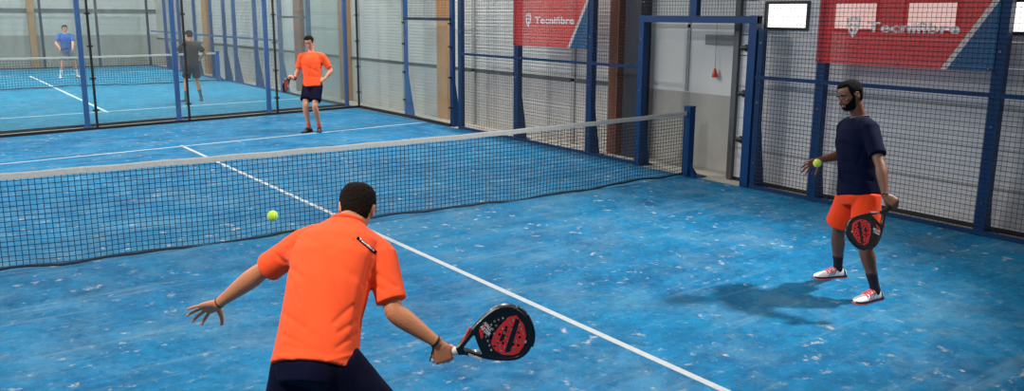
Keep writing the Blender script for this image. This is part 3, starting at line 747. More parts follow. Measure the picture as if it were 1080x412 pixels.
def body_frames(J):
    Xs = (J['shR']-J['shL']).normalized(); Xh = (J['hipR']-J['hipL']).normalized(); pel = (J['hipR']+J['hipL'])/2; nb = J['neck']
    ax = (nb-pel).normalized()
    def ring(t):
        c = pel+(nb-pel)*t; X = (Xh*(1-min(1, max(0, t)))+Xs*min(1, max(0, t))); X = (X-ax*X.dot(ax)).normalized(); Y = ax.cross(X).normalized()
        bend = J.get('bend', .02)*math.sin(PI*min(1, max(0, t)))
        return c-Y*bend, X, Y
    return ring, ax
TORSO = [(-.16, .10, .09), (-.06, .155, .115), (.04, .165, .118), (.2, .150, .108), (.36, .140, .100), (.55, .155, .112), (.72, .170, .120), (.86, .160, .105), (.95, .105, .078), (1.02, .064, .062)]
def build_person(name, label, J, cfg, vox=.0045):
    k = cfg.get('k', 1.0)
    root = empty(name, cfg['base'], label, 'person')
    ring, ax = body_frames(J); nb = J['neck']
    F = head_frame(J['head'], J['hfwd'], J['hup'], cfg.get('hk', 1.0))
    # ---- body: one continuous skin
    bm = BM()
    loft(bm, [ring(t)+(a*k, b_*k, 2.3) for t, a, b_ in TORSO], 28)
    hb = F((0, -.022, .055))
    tube(bm, [nb-ax*.06, nb+ax*.005, nb*.45+hb*.55, hb, F((0, -.01, .09))], [.068*k, .060*k, .055*k, .056*k, .05*k], 18, 3)
    for s in ('L', 'R'):
        sh, el, wr_ = J['sh'+s], J['el'+s], J['wr'+s]
        tube(bm, [nb-ax*.045, (nb+sh)/2-ax*.01, sh], [.055*k, .056*k, .058*k], 14, 3)
        q = cfg.get('arm', 1.0)*k
        tube(bm, [sh, sh.lerp(el, .25), sh.lerp(el, .55), sh.lerp(el, .85), el, el.lerp(wr_, .22), el.lerp(wr_, .5), el.lerp(wr_, .8), wr_],
             [.056*q, .053*q, .047*q, .040*q, .040*q, .0435*q, .037*q, .028*q, .0245*q], 16, 3)
        hc = J['hand'+s]; hand(bm, wr_, hc['d'], hc['n'], hc['s'], hc['curls'], hc.get('spread', (.12, .03, -.05, -.14)), hc.get('thumb'), cfg.get('handk', 1.0), hc.get('fr', 1))
        hp, kn, an = J['hip'+s], J['kn'+s], J['an'+s]
        tube(bm, [hp, hp.lerp(kn, .3), hp.lerp(kn, .65), hp.lerp(kn, .93), kn.lerp(an, .06), kn.lerp(an, .28), kn.lerp(an, .6), kn.lerp(an, .88), an],
             [.090*k, .084*k, .066*k, .054*k, .052*k, .057*k, .043*k, .033*k, .034*k], 18, 3)
        fd = J['foot'+s]; tube(bm, [an-V((0, 0, .03)), an-V((0, 0, .045))+fd*.08, an-V((0, 0, .06))+fd*.15], [.03*k, .026*k, .018*k], 10, 2)
    head_mesh(bm, F)
    body = fin('body', remeshed(bm, vox, 3), M[cfg['skin']], root, True)
    # ---- face details
    face = cfg.get('face', True)
    if face:
        for s in (-1, 1):
            b = BM(); ball(b, F((s*.031, .0725, .118)), .0115*F.k, F.X, F.Y, F.Z, 12); ey = fin('eye', b, M['eye'], root, True)
            b = BM(); ball(b, F((s*.030+.002*cfg.get('gx', 0), .0808, .1155+cfg.get('gz', 0))), (.0058*F.k, .0045*F.k, .0058*F.k), F.X, F.Y, F.Z, 10); fin('iris', b, M['iris'], ey, True)
            b = BM(); tube(b, [F((s*.016, .092, .1375)), F((s*.031, .0925, .142)), F((s*.048, .080, .137))], [(.003, .004), (.004, .0045), (.002, .003)], 8, 3); fin('eyebrow', b, M[cfg['hairm']], root, True)
            b = BM(); ball(b, F((s*.031, .0745, .1225)), (.0135*F.k, .0100*F.k, .0075*F.k), F.X, F.Y, F.Z, 10); fin('eyelid', b, M[cfg['skin']], ey, True)
        b = BM(); tube(b, [F((-.022, .084, .0525)), F((0, .0945, .0535)), F((.022, .084, .0525))], [(.002, .003), (.005, .006), (.002, .003)], 8, 4); fin('lips', b, M['lip'], root, True)
    fin('hair', shell(F, hair_mask(*cfg.get('hairline', (.182, .10, .052))), cfg.get('hoff', .011), cfg.get('hn', .003)), M[cfg['hairm']], root, True)
    if cfg.get('beard'): fin('beard', shell(F, beard_mask, .0055, .0015, thick=.008, seed=4, z0=.006, z1=.12), M[cfg['hairm']], root, True)
    # ---- shirt
    bm = BM(); o = cfg.get('loose', .016)
    hem = cfg.get('hem', -.10)
    prof = [(hem, .172, .128), (hem+.05, .170, .127), (.12, .163, .120), (.3, .156, .114), (.5, .163, .120), (.7, .178, .128), (.84, .170, .112), (.93, .125, .085), (1.0, .072, .068)]
    loft(bm, [ring(t)+((a+o*.7)*k, (b_+o)*k, 2.4) for t, a, b_ in prof], 40)
    for s in ('L', 'R'):
        sh, el = J['sh'+s], J['el'+s]; fr = cfg.get('sleeve', .72)
        tube(bm, [nb-ax*.05, (nb+sh)/2-ax*.008, sh], [.062*k, .066*k, .070*k], 16, 3)
        arm = (el-sh).normalized(); e = sh.lerp(el, fr)
        tube(bm, [sh-arm*.01, sh.lerp(el, fr*.4), sh.lerp(el, fr*.8), e], [.073*k, .069*k, .067*k, .0685*k], 20, 3, cap=True, capk=.12)
        tube(bm, [ring(.62)[0]*.35+sh*.65-ax*.06, sh.lerp(el, .25)], [.07*k, .062*k], 16, 2)
    bm = remeshed(bm, cfg.get('svox', .008), 5)
    cr = cfg.get('creases', [])
    if cr:
        tree = BVHTree.FromBMesh(bm); segs = []
        for (x0, y0), (x1, y1), w_, dp in cr:
            pp = []
            for u in (0, .25, .5, .75, 1):
                tgt = at(x0+(x1-x0)*u, y0+(y1-y0)*u, 1); h = tree.ray_cast(CP, (tgt-CP).normalized())
                if h[0] is not None: pp.append(h[0])
            segs += [(a, c, w_, dp) for a, c in zip(pp, pp[1:])]
        def fn(p):
            best = {}
            for a, c, w_, dp in segs:
                ab = c-a; t = max(0, min(1, (p-a).dot(ab)/max(1e-9, ab.length_squared))); d2 = (p-a-ab*t).length_squared
                v = dp*math.exp(-d2/(w_*w_)); key = (w_, dp)
                if abs(v) > abs(best.get(key, 0)): best[key] = v
            return sum(best.values())
        displace(bm, fn)
    def wr_noise(p):
        q = p-root.location; sh_ = q.dot(ax)
        return .0035*noise.noise(V((q.x*7, q.y*7, q.z*4)))*cfg.get('wr', 1)+.0022*noise.noise(V((q.x*16, q.y*16, q.z*7)))*cfg.get('wr', 1)
    displace(bm, wr_noise)
    fin('shirt', bm, M[cfg['shirt']], root, True)
    # collar
    bm = BM(); c, X, Y = ring(1.005); n_ = 30; pts = []
    for i in range(n_+1):
        t = 2*PI*i/n_; pts.append(c+X*math.cos(t)*.074*k+Y*math.sin(t)*.072*k+ax*(.012-.022*max(0, math.sin(t))))
    tube(bm, pts, [(.0055, .012 if cfg.get('polo') else .008)]*len(pts), 8, 1, ref=ax, cap=False)
    fin('collar', bm, M[cfg.get('collar', cfg['shirt'])], root, True)
    # ---- shorts
    bm = BM(); o2 = cfg.get('sloose', .012)
    loft(bm, [ring(t)+((a+o2*.6)*k, (b_+o2*.6)*k, 2.3) for t, a, b_ in ((-.17, .12, .105), (-.07, .163, .123), (.02, .164, .120), (.08, .152, .108), (.12, .14, .10))], 30)
    sl = cfg.get('slen', .72)
    for s in ('L', 'R'):
        hp, kn = J['hip'+s], J['kn'+s]; u = (kn-hp).normalized()
        tube(bm, [hp, hp.lerp(kn, sl*.4), hp.lerp(kn, sl*.8), hp.lerp(kn, sl)], [(.100+o2*.3)*k, (.098+o2*.5)*k, (.094+o2)*k, (.096+o2)*k], 22, 3, cap=True, capk=.1)
    bm = remeshed(bm, cfg.get('svox', .008), 4)
    displace(bm, lambda p: .004*noise.noise(V((p.x*14, p.y*14, p.z*5)))+.003*noise.noise(V((p.x*26, p.y*26, p.z*9))))
    fin('shorts', bm, M[cfg['shorts']], root, True)
    # ---- socks and shoes
    for s in ('L', 'R'):
        kn, an, fd = J['kn'+s], J['an'+s], J['foot'+s]
        st = cfg.get('sockh', .55)
        b = BM(); up_ = (kn-an).normalized()
        tube(b, [an-V((0, 0, .03)), an, an.lerp(kn, .12), an.lerp(kn, 1-st)], [.036*k, .0395*k, .0375*k, (.0435+.012*(1-st-.25))*k], 18, 3, cap=True, capk=.1)
        fin('sock', b, M[cfg['sock']], root, True)
        shoe(root, an, fd, cfg, k)
    return root, F
def shoe(root, an, fd, cfg, k):
    Z = V((0, 0, 1)); fd = V((fd.x, fd.y, 0)).normalized(); X = fd.cross(Z).normalized(); heel = V((an.x, an.y, J_ground))-fd*.075*k
    sec = [(.0, .022, .045), (.012, .034, .068), (.05, .037, .088), (.09, .038, .092), (.13, .041, .085), (.17, .046, .066), (.21, .050, .052), (.25, .046, .043), (.28, .034, .034), (.295, .014, .022)]
    def surf(s, t, off=0):   # s along, t angle 0..pi over the top
        for a, c in zip(sec, sec[1:]):
            if s <= c[0]: u = (s-a[0])/(c[0]-a[0]); w_ = a[1]+(c[1]-a[1])*u; h = a[2]+(c[2]-a[2])*u; break
        else: w_, h = sec[-1][1:]
        e = 2/2.4; ct, st_ = math.cos(t), math.sin(t)
        return heel+fd*s*k+X*(math.copysign(abs(ct)**e, ct)*(w_+off)*k)+Z*((.018+abs(st_)**e*(h-.018+off))*k)
    bm = BM(); rows = []
    Q = catmull([list(q) for q in sec], 3)
    for q in Q: rows.append([bm.verts.new(surf(min(q[0], .2949), PI*j/18)) for j in range(19)]+[bm.verts.new(heel+fd*q[0]*k+Z*.012*k)])
    n = len(rows[0])
    for A, B in zip(rows, rows[1:]):
        for j in range(n): bm.faces.new((A[j], A[(j+1) % n], B[(j+1) % n], B[j]))
    bm.faces.new(rows[0][::-1]); bm.faces.new(rows[-1])
    sh = fin('shoe', bm, M[cfg['shoe']], root, True)
    # sole in two layers
    def sole(z0, z1, grow, mat, nm):
        bm = BM(); L_ = []
        for q in Q: L_.append((q[0]-.002, q[1]+grow))
        out = [heel+fd*s_*k+X*w_*k for s_, w_ in L_]+[heel+fd*s_*k-X*w_*k for s_, w_ in L_[::-1]]
        out = [p for i, p in enumerate(out)]
        prism(bm, [p+Z*z0*k for p in out], Z*(z1-z0)*k); fin(nm, bm, M[mat], sh)
    sole(0, .010, .003, cfg.get('sole', 'pink'), 'outsole'); sole(.010, .024, .0045, cfg.get('mid', 'navyr'), 'midsole')
    if cfg.get('laces'):
        for i in range(5):
            s0 = .105+.019*i; bm = BM(); d_ = 1 if i % 2 else -1
            tube(bm, [surf(s0+.006*d_, PI*.27, .004), surf(s0, PI*.5, .006), surf(s0-.006*d_, PI*.73, .004)], [.0052*k]*3, 8, 3); fin('lace', bm, M[cfg['laces']], sh, True)
        bm = BM(); tube(bm, [surf(.085, PI*.36, .004), surf(.078, PI*.5, .012), surf(.085, PI*.64, .004)], [(.010*k, .006*k)]*3, 8, 3); fin('tongue', bm, M[cfg['laces']], sh, True)
    if cfg.get('stripes'):
        for side in (0, 1):
            for i in range(3):
                bm = BM(); rowsb = []
                for j in range(7):
                    u = j/6; s0 = .098+.024*i+.032*u; t = PI*(.07+.20*(1-u)) ; t = t if side == 0 else PI-t
                    rowsb.append((surf(s0, t, .0016), surf(s0+.011, t, .0016), surf(s0+.011, t, -.002), surf(s0, t, -.002)))
                rr_ = [[bm.verts.new(p) for p in r] for r in rowsb]
                for A, B in zip(rr_, rr_[1:]):
                    for q in range(4): bm.faces.new((A[q], A[(q+1) % 4], B[(q+1) % 4], B[q]))
                bm.faces.new(rr_[0][::-1]); bm.faces.new(rr_[-1]); fin('stripe', bm, M[cfg['stripes']], sh)
        bm = BM(); rows = []
        for j in range(13):
            t = PI*j/12; rows.append([bm.verts.new(surf(s_, t, o_)) for s_, o_ in ((.001, .002), (.02, .0025), (.034, .002), (.034, -.002), (.001, -.002))])
        for A, B in zip(rows, rows[1:]):
            for q in range(5): bm.faces.new((A[q], A[(q+1) % 5], B[(q+1) % 5], B[q]))
        bm.faces.new(rows[0][::-1]); bm.faces.new(rows[-1]); fin('heel_counter', bm, M[cfg['stripes']], sh, True)
J_ground = 0.0
def wristband(root, el, wr_, pos, r, w, mat, name='wristband'):
    c = wr_.lerp(el, pos); d = (el-wr_).normalized(); b = BM()
    X = d.orthogonal().normalized(); Y = d.cross(X)
    loft(b, [(c+d*z, X, Y, q, q, 2) for z, q in ((-w, r*.93), (-w*.7, r), (w*.7, r), (w, r*.93))], 20); fin(name, b, M[mat], root, True)

# ------------------------------------------------------------------ rackets
def racket(name, label, org, Y, N, gripmat='grip', simple_=False, group=None):
    """org = butt end, Y = axis toward the tip, N = face normal"""
    Y = Y.normalized(); N = (N-Y*N.dot(Y)).normalized(); X = Y.cross(N).normalized()
    root = empty(name, org, label, 'racket')
    half = [(.017, .122), (.022, .14), (.040, .170), (.068, .212), (.092, .25), (.114, .295), (.1285, .34), (.1285, .375), (.112, .412), (.080, .440), (.042, .455), (0, .459)]
    hs = catmull([list(p) for p in half], 4)
    outer = [(x, y) for x, y in hs]+[(-x, y) for x, y in hs[-2::-1]]
    inner_h = [(.0, .232), (.035, .233), (.066, .240), (.084, .262), (.102, .298), (.1165, .342), (.116, .372), (.100, .404), (.070, .430), (.035, .443), (0, .446)]
    ih = catmull([list(p) for p in inner_h], 4); inner = [(x, y) for x, y in ih]+[(-x, y) for x, y in ih[-2:0:-1]]
    op = [(0, .148), (.012, .154), (.028, .178), (.050, .212), (.046, .219), (.025, .2175), (0, .217), (-.025, .2175), (-.046, .219), (-.050, .212), (-.028, .178), (-.012, .154)]
    fr = curve_mesh([outer, inner, op], extrude=.0175, bevel=.0015); frame_ = fin('frame', place(fr, X, Y, N, org), M['rblack'], root)
    holes = []
    if not simple_:
        for j in range(9):
            y = .262+.0195*j; n = (5, 6, 7, 8, 8, 8, 7, 6, 5)[j]
            for i in range(n):
                x = (i-(n-1)/2)*.0225
                if abs(x) < .10: holes.append((x, y))
    circ = lambda x, y, r: [(x+r*math.cos(2*PI*q/10), y+r*math.sin(2*PI*q/10)) for q in range(10)]
    fc = curve_mesh([inner]+[circ(x, y, .0062) for x, y in holes], extrude=.0165); fin('face', place(fc, X, Y, N, org), M['rblack'], root)
    # graphics on both faces: red shield with the holes cut through it, black emblem strokes over it
    red = [(-.070, .418), (-.02, .434), (.035, .427), (.078, .402), (.104, .37), (.104, .34), (.085, .30), (.050, .275), (.015, .272), (-.015, .292), (-.05, .335), (-.075, .385)]
    def inside(p, poly):
        c = False; n = len(poly)
        for i in range(n):
            (x0, y0), (x1, y1) = poly[i], poly[(i+1) % n]
            if (y0 > p[1]) != (y1 > p[1]) and p[0] < (x1-x0)*(p[1]-y0)/(y1-y0)+x0: c = not c
        return c
    def well(p): return all(inside((p[0]+.0075*math.cos(a), p[1]+.0075*math.sin(a)), red) for a in [PI*i/4 for i in range(8)])
    sl1 = [(-.060, .412), (-.040, .422), (.085, .335), (.074, .315)]
    sl2 = [(-.035, .362), (-.028, .350), (.018, .308), (.022, .322), (.0, .345), (-.012, .332), (-.022, .342), (-.012, .356)]
    low = [(-.082, .268), (-.064, .243), (-.02, .238), (-.025, .250), (-.055, .258), (-.078, .288)]
    def deco(sp, mat, nm, z, sgn):
        g_ = curve_mesh(sp, extrude=.0004); fin(nm, place(g_, X*sgn, Y, N*sgn, org+N*sgn*z), M[mat], root)
    for sgn in (1, -1):
        deco([red]+[circ(x*sgn, y, .0064) for x, y in holes if well((x*sgn, y))], 'rred', 'emblem_field', .0168, sgn)
        deco([low], 'rred', 'accent', .0168, sgn)
        deco([sl1], 'rblack', 'emblem_stroke', .0176, sgn); deco([sl2], 'rblack', 'emblem_stroke', .0176, sgn)
    if not simple_:
        for sgn in (1, -1):
            for txt, y in (('WALL', .262), ('MASTER', .240)):
                tb = curve_mesh(None, text=txt, size=.021, extrude=.0004, offset=.0006)
                fin('lettering', place(tb, (X*.93+Y*.36)*sgn if sgn > 0 else (X*-.93+Y*.36), (Y*.93-X*.36*sgn), N*sgn, org+Y*(y+.006)-X*.092*sgn+N*sgn*.0172), M['rwhite'], root)
            tb = curve_mesh(None, text='TECNIFIBRE', size=.0125, extrude=.0004, offset=.0005)
            dY = (V((.060, .066, 0))).normalized(); ax_, ay_ = X*dY.x*sgn+Y*dY.y, Y*dY.x-X*dY.y*sgn
            fin('lettering', place(tb, ax_, ay_, N*sgn, org+Y*.158+X*.030*sgn+N*sgn*.0192), M['rwhite'], root)
        for s_ in (-1, 1):
            b = BM(); wire(b, [org+X*s_*x+Y*y for x, y in ((.0265, .152), (.048, .178), (.080, .211))], .006, 6); fin('side_accent', b, M['rred'], root)
        ring_ = [circ(.062, .412, .007), circ(.062, .412, .004)]; deco(ring_, 'rwhite', 'badge', .0168, 1)
        bb = BM(); pts = [org+X*x+Y*y for x, y in outer if y > .425]; wire(bb, [p+(p-(org+Y*.33)).normalized()*.0015 for p in pts], .0125, 8); fin('bumper', bb, M['rblack'], root, True)
    b = BM(); loft(b, [(org+Y*y, X, N, a, c, 2.8) for y, a, c in ((0, .014, .014), (.003, .0185, .018), (.010, .0185, .018), (.016, .016, .0155), (.07, .0160, .0155), (.13, .0170, .0165), (.140, .016, .0155))], 16)
    gr = fin('grip', b, M[gripmat], root, True)
    return root, X, Y, N
def wrist_cord(rk, butt, wr_, dl):
    b = BM(); m1 = butt.lerp(wr_, .5)
    pts = [butt, m1+dl*.5, wr_+dl*.5, wr_+dl*.8, m1+dl, butt]
    P_ = [V(p) for p in catmull([list(p) for p in pts], 5)]; tube(b, P_, [.0032]*len(P_), 6, 1, cap=False); fin('wrist_cord', b, M['black'], rk, True)
def grip_hand(fore, s, right=True, wrist=None):
    s = s.normalized(); d = (fore-s*fore.dot(s)).normalized(); n = d.cross(s) if right else s.cross(d)
    return d, n.normalized(), s
def tennis_ball(p, label, group=None):
    root = empty('tennis_ball', p, label, 'ball')
    b = BM(); ball(b, p, .0335, seg=24); fin('felt', b, M['ball'], root, True)
    b = BM(); pts = []
    for i in range(61):
        t = 2*PI*i/60; a = .44
        v = V((math.cos(t)*(1-a)+a*math.cos(3*t)*.75, math.sin(t)*(1-a)-a*math.sin(3*t)*.75, 2*math.sqrt(a*(1-a))*math.sin(2*t)*.8)).normalized()
        pts.append(p+v*.0334)
    tube(b, pts, [.0012]*61, 6, 1, cap=False); fin('seam', b, M['seam'], root, True)

# ------------------------------------------------------------------ near player in orange, seen from behind
RA = dirc(.945, .335, -.02)
J = dict(hipL=at(312, 383, 3.42), hipR=at(355, 381, 3.36), neck=at(366, 237, 3.69), shL=at(322, 257, 3.68), shR=at(401, 270, 3.60),
         elL=at(274, 287, 3.80), wrL=at(230, 320, 3.90), elR=at(416, 329, 3.52), wrR=at(461, 361, 3.56), bend=.045)
J['head'] = at(376.5, 219, 3.78); J['hfwd'] = dirc(-.13, -.38, 1); J['hup'] = dirc(.06, 1, .35)
pel = (J['hipL']+J['hipR'])/2; fx = V((FW.x, FW.y, 0)).normalized(); rx = V((RT.x, RT.y, 0)).normalized()
hm = (J['hipR']-J['hipL']).normalized()
J['hipL'] = pel-hm*.092; J['hipR'] = pel+hm*.092
J['anL'] = V((pel.x, pel.y, 0))-rx*.17-fx*.26+V((0, 0, .09)); J['anR'] = V((pel.x, pel.y, 0))+rx*.50-fx*.10+V((0, 0, .09))
J['knL'] = ik(J['hipL'], J['anL'], .41, .41, fx-rx*.25); J['knR'] = ik(J['hipR'], J['anR'], .42, .42, fx+rx*.2)
J['footL'] = (fx-rx*.35).normalized(); J['footR'] = (fx+rx*.45).normalized()
dR, nR, sR = grip_hand(J['wrR']-J['elR'], RA, True)
J['handR'] = dict(d=dR, n=nR, s=sR, curls=FIST, spread=(0, 0, 0, 0), thumb=FISTT)
dL = dirc(-.86, -.34, .38)
J['handL'] = dict(d=dL, n=dirc(-.22, .62, .72), s=dirc(.25, -.75, .5), curls=[(10, 14, 8), (6, 12, 8), (2, 10, 8), (0, 8, 6)], spread=(.40, .14, -.08, -.26),
                  thumb=(V((.35, .85, -.3)), V((.55, .8, -.25)), V((.7, .65, -.2))))
cr = [((283, 262), (318, 292), .012, -.006), ((306, 275), (300, 310), .014, -.006), ((392, 268), (384, 300), .014, -.007), ((345, 262), (362, 330), .02, -.004),
      ((292, 350), (318, 362), .010, -.004), ((300, 364), (340, 371), .010, -.003), ((376, 338), (358, 350), .010, -.005), ((376, 352), (356, 366), .009, -.005),
      ((372, 322), (352, 340), .010, -.005), ((298, 330), (322, 346), .010, -.004), ((392, 285), (418, 302), .009, -.005), ((388, 296), (404, 306), .008, -.005),
      ((310, 300), (330, 345), .022, .004), ((376, 300), (368, 350), .020, .005), ((322, 250), (350, 262), .018, -.004), ((334, 268), (372, 290), .020, -.003),
      ((306, 292), (316, 320), .010, -.005), ((382, 300), (374, 326), .010, -.005), ((286, 372), (310, 379), .008, .004), ((345, 380), (374, 373), .008, .004)]
pa, FA = build_person('person', 'man in orange jersey and navy shorts seen from behind, reaching his racket to the right', J,
    dict(base=V((pel.x, pel.y, 0)), skin='skinA', hairm='hair', shirt='orange', shorts='navy', sock='sock', shoe='shoew', laces='pink', stripes='navyr',
         hairline=(.185, .100, .048), hoff=.006, hn=.0035, creases=cr, sleeve=.80, loose=.018, hem=-.05, svox=.0065, hk=1.0, arm=1.03, slen=.86), vox=.004)
JA = J
wristband(pa, J['elR'], J['wrR'], .03, .0285, .006, 'black')
wristband(pa, J['elL'], J['wrL'], .04, .0275, .0035, 'black', 'bracelet')
# navy label on the jersey back
tree = BVHTree.FromObject([o for o in pa.children if o.name.startswith('shirt')][0], bpy.context.evaluated_depsgraph_get())
def on_shirt(tree_, root, x, y, off=.002):
    tgt = at(x, y, 1); d = (tgt-CP).normalized(); h = tree_.ray_cast(CP-root.location, d); return h[0]+root.location+h[1]*off, h[1]
b = BM(); g_ = []
for i in range(9):
    u = i/8; row = []
    for j in (0, 1, 2):
        x = 376.5+(396.5-376.5)*u+(1.0*(j-1)); y = 250.5+(266.5-250.5)*u-(1.4*(j-1)); q = on_shirt(tree, pa, x, y); row.append(b.verts.new(q[0]))
    g_.append(row)
for A, B in zip(g_, g_[1:]):
    for j in (0, 1): b.faces.new((A[j], A[j+1], B[j+1], B[j]))
bmesh.ops.solidify(b, geom=b.faces[:], thickness=.0015); patch = fin('back_label', b, M['navy'], pa)
p0, n0 = on_shirt(tree, pa, 378.5, 252.2, .007); p1, _ = on_shirt(tree, pa, 393.5, 264.2, .007)
tx = (p1-p0); tn = n0; tyv = tn.cross(tx).normalized()
if tyv.dot(UP) < 0: tyv = -tyv
tb = curve_mesh(None, text='Tecnifibre', size=.0145, extrude=.0006, offset=.0004); xw = max(v.co.x for v in tb.verts)
place(tb, tx/xw, tyv, tx.normalized().cross(tyv), p0-tyv*.005)
for v in tb.verts:
    dd_ = (v.co-CP).normalized(); h_ = tree.ray_cast(CP-pa.location, dd_)
    if h_[0] is not None: v.co = h_[0]+pa.location-dd_*.0065
fin('lettering', tb, M['logo'], patch)
hc = J['wrR']+dR*.074-nR*.028
rkA, RX, RY, RN = racket('padel_racket', 'black and red padel racket held out by the near player in orange', hc-RA*.056, RA, dirc(.08, -.30, -1))
wrist_cord(rkA, hc-RA*.056, J['wrR']-(J['wrR']-J['elR']).normalized()*.01, dirc(-.25, -.85, -.2)*.045)

# ------------------------------------------------------------------ bearded player on the right
RB = dirc(-.74, -.67, -.10)
gR, gL = ground(883, 292), ground(922, 316)
pel = (at(916, 203, 6.47)+at(897, 202, 6.62))/2
facing = dirc(-.92, .0, -.25); facing = V((facing.x, facing.y, 0)).normalized(); rgt = facing.cross(V((0, 0, 1))).normalized()   # his right
J = dict(hipL=pel-rgt*.09, hipR=pel+rgt*.09, neck=at(906, 125, 6.56), shL=at(917, 136, 6.40), shR=at(892, 134, 6.72), bend=-.01)
J['elR'] = at(889, 163, 6.80); J['wrR'] = at(865, 168.5, 6.72); J['elL'] = at(929, 176, 6.22); J['wrL'] = at(933.5, 206, 6.12)
J['head'] = at(896.5, 100.5, 6.52); J['hfwd'] = dirc(-.97, -.30, -.24); J['hup'] = dirc(-.16, 1, 0)
J['anR'] = gR+V((0, 0, .085)); J['anL'] = gL+V((0, 0, .085))
for s in 'LR': q_ = (J['hip'+s]-J['an'+s]).length; J['kn'+s] = ik(J['hip'+s], J['an'+s], q_*.512, q_*.50, facing)
J['footR'] = dirc(-1, -.12, -.15); J['footL'] = dirc(-.95, -.2, -.42)
dL, nL, sL = grip_hand(J['wrL']-J['elL'], RB, False)
J['handL'] = dict(d=dL, n=nL, s=sL, curls=FIST, spread=(0, 0, 0, 0), thumb=FISTT, fr=1.05)
J['handR'] = dict(d=dirc(-.93, -.36, -.05), n=dirc(-.1, .55, .85), s=dirc(.25, -.85, -.45), curls=[(10, 12, 10), (6, 12, 8), (4, 10, 8), (2, 8, 6)], spread=(.55, .22, -.02, -.2),
                  thumb=(V((.25, .9, -.1)), V((.45, .85, -.1)), V((.6, .7, -.1))), fr=1.05)
crB = [((886, 150), (905, 158), .018, -.006), ((890, 170), (915, 176), .016, -.006), ((891, 182), (920, 190), .014, -.006), ((912, 150), (905, 172), .015, -.006), ((888, 192), (912, 200), .012, -.005)]
pb, FB = build_person('person', 'bearded man in navy shirt and orange shorts standing by the fence on the right', J,
    dict(base=V(((gL.x+gR.x)/2, (gL.y+gR.y)/2, 0)), skin='skinB', hairm='hairB', shirt='navys', shorts='orangeS', sock='sock', shoe='shoew', laces='pink', stripes='navyr',
         beard=True, hairline=(.192, .105, .05), hoff=.010, hn=.002, creases=crB, sleeve=.70, loose=.018, hem=-.04, svox=.008, slen=.80, sockh=.62, sloose=.022, gz=-.003, wr=1.4, collar='navyr'), vox=.0045)
JB = J
wristband(pb, J['elL'], J['wrL'], .03, .028, .006, 'black')
hc = J['wrL']+dL*.074-nL*.028
rkB, *_ = racket('padel_racket', 'black and red padel racket hanging from the left hand of the bearded man', hc-RB*.030, RB, dirc(.05, .12, -1), 'gripk')
tennis_ball(at(862, 172, 6.62), 'yellow tennis ball resting against the fingers of the bearded man')
tennis_ball(at(287.5, 227.5, 5.2), 'yellow tennis ball in the air in front of the net')

# ------------------------------------------------------------------ far player in orange
gR, gL = ground(326, 139), ground(337, 138.5)
f0 = ground(331, 139); dcam = V((CP.x-f0.x, CP.y-f0.y, 0)).normalized(); D0 = (f0-CP).dot(FW)
facing = (dcam+V((RT.x, RT.y, 0))*-.35).normalized(); rgt = facing.cross(V((0, 0, 1))).normalized()
J = dict(neck=at(328.5, 56, D0+.02), shR=at(318, 60, D0), shL=at(340, 60, D0), bend=-.005)
pel = at(330, 90, D0); J['hipL'] = pel-rgt*.09; J['hipR'] = pel+rgt*.09
J['elR'] = at(314, 75, D0+.02); J['wrR'] = at(310.5, 83.5, D0-.12); J['elL'] = at(349, 74.5, D0+.06); J['wrL'] = at(342.5, 83, D0-.05)
J['head'] = at(326, 44.5, D0-.06); J['hfwd'] = (dcam*1+V((RT.x, RT.y, 0))*-.25+V((0, 0, -.30))); J['hup'] = V((0, 0, 1))+dirc(-.08, 0)*.1
J['anR'] = gR+V((0, 0, .09)); J['anL'] = gL+V((0, 0, .09))
J['knR'] = ik(J['hipR'], J['anR'], .44, .43, facing); J['knL'] = ik(J['hipL'], J['anL'], .44, .43, facing)
J['footR'] = (facing+rgt*.3).normalized(); J['footL'] = (facing-rgt*.3).normalized()
RC = dirc(-.12, -.62, -.75)
dR, nR, sR = grip_hand(dirc(-.4, -.2, -.9), RC, True)
J['handR'] = dict(d=dR, n=nR, s=sR, curls=FIST, spread=(0, 0, 0, 0), thumb=FISTT)
J['handL'] = dict(d=dirc(-.85, -.4, -.2), n=dirc(.1, .3, -1), s=dirc(-.2, .9, 0), curls=[(25, 30, 20)]*4)
crC = [((318, 68), (336, 76), .02, -.006), ((322, 80), (340, 82), .018, -.006), ((330, 62), (326, 84), .02, -.005)]
pc_, FC = build_person('person', 'man in orange jersey and navy shorts standing hand on hip beyond the net', J,
    dict(base=f0, skin='skinC', hairm='hair', shirt='orange', shorts='navy', sock='sockor', shoe='shoek', hairline=(.186, .11, .06), hoff=.012, hn=.004, creases=crC, sleeve=.78,
         loose=.020, hem=-.06, svox=.01, slen=.74, sockh=.80, sole='shoek', mid='shoek', laces='shoek', polo=True), vox=.006)
wristband(pc_, J['elR'], J['wrR'], .08, .034, .028, 'black')
hc = J['wrR']+dR*.074-nR*.028
racket('padel_racket', 'small red and black padel racket held edge-on by the far player in orange', hc-RC*.060, RC, dirc(.95, 0, .1), 'gripk')

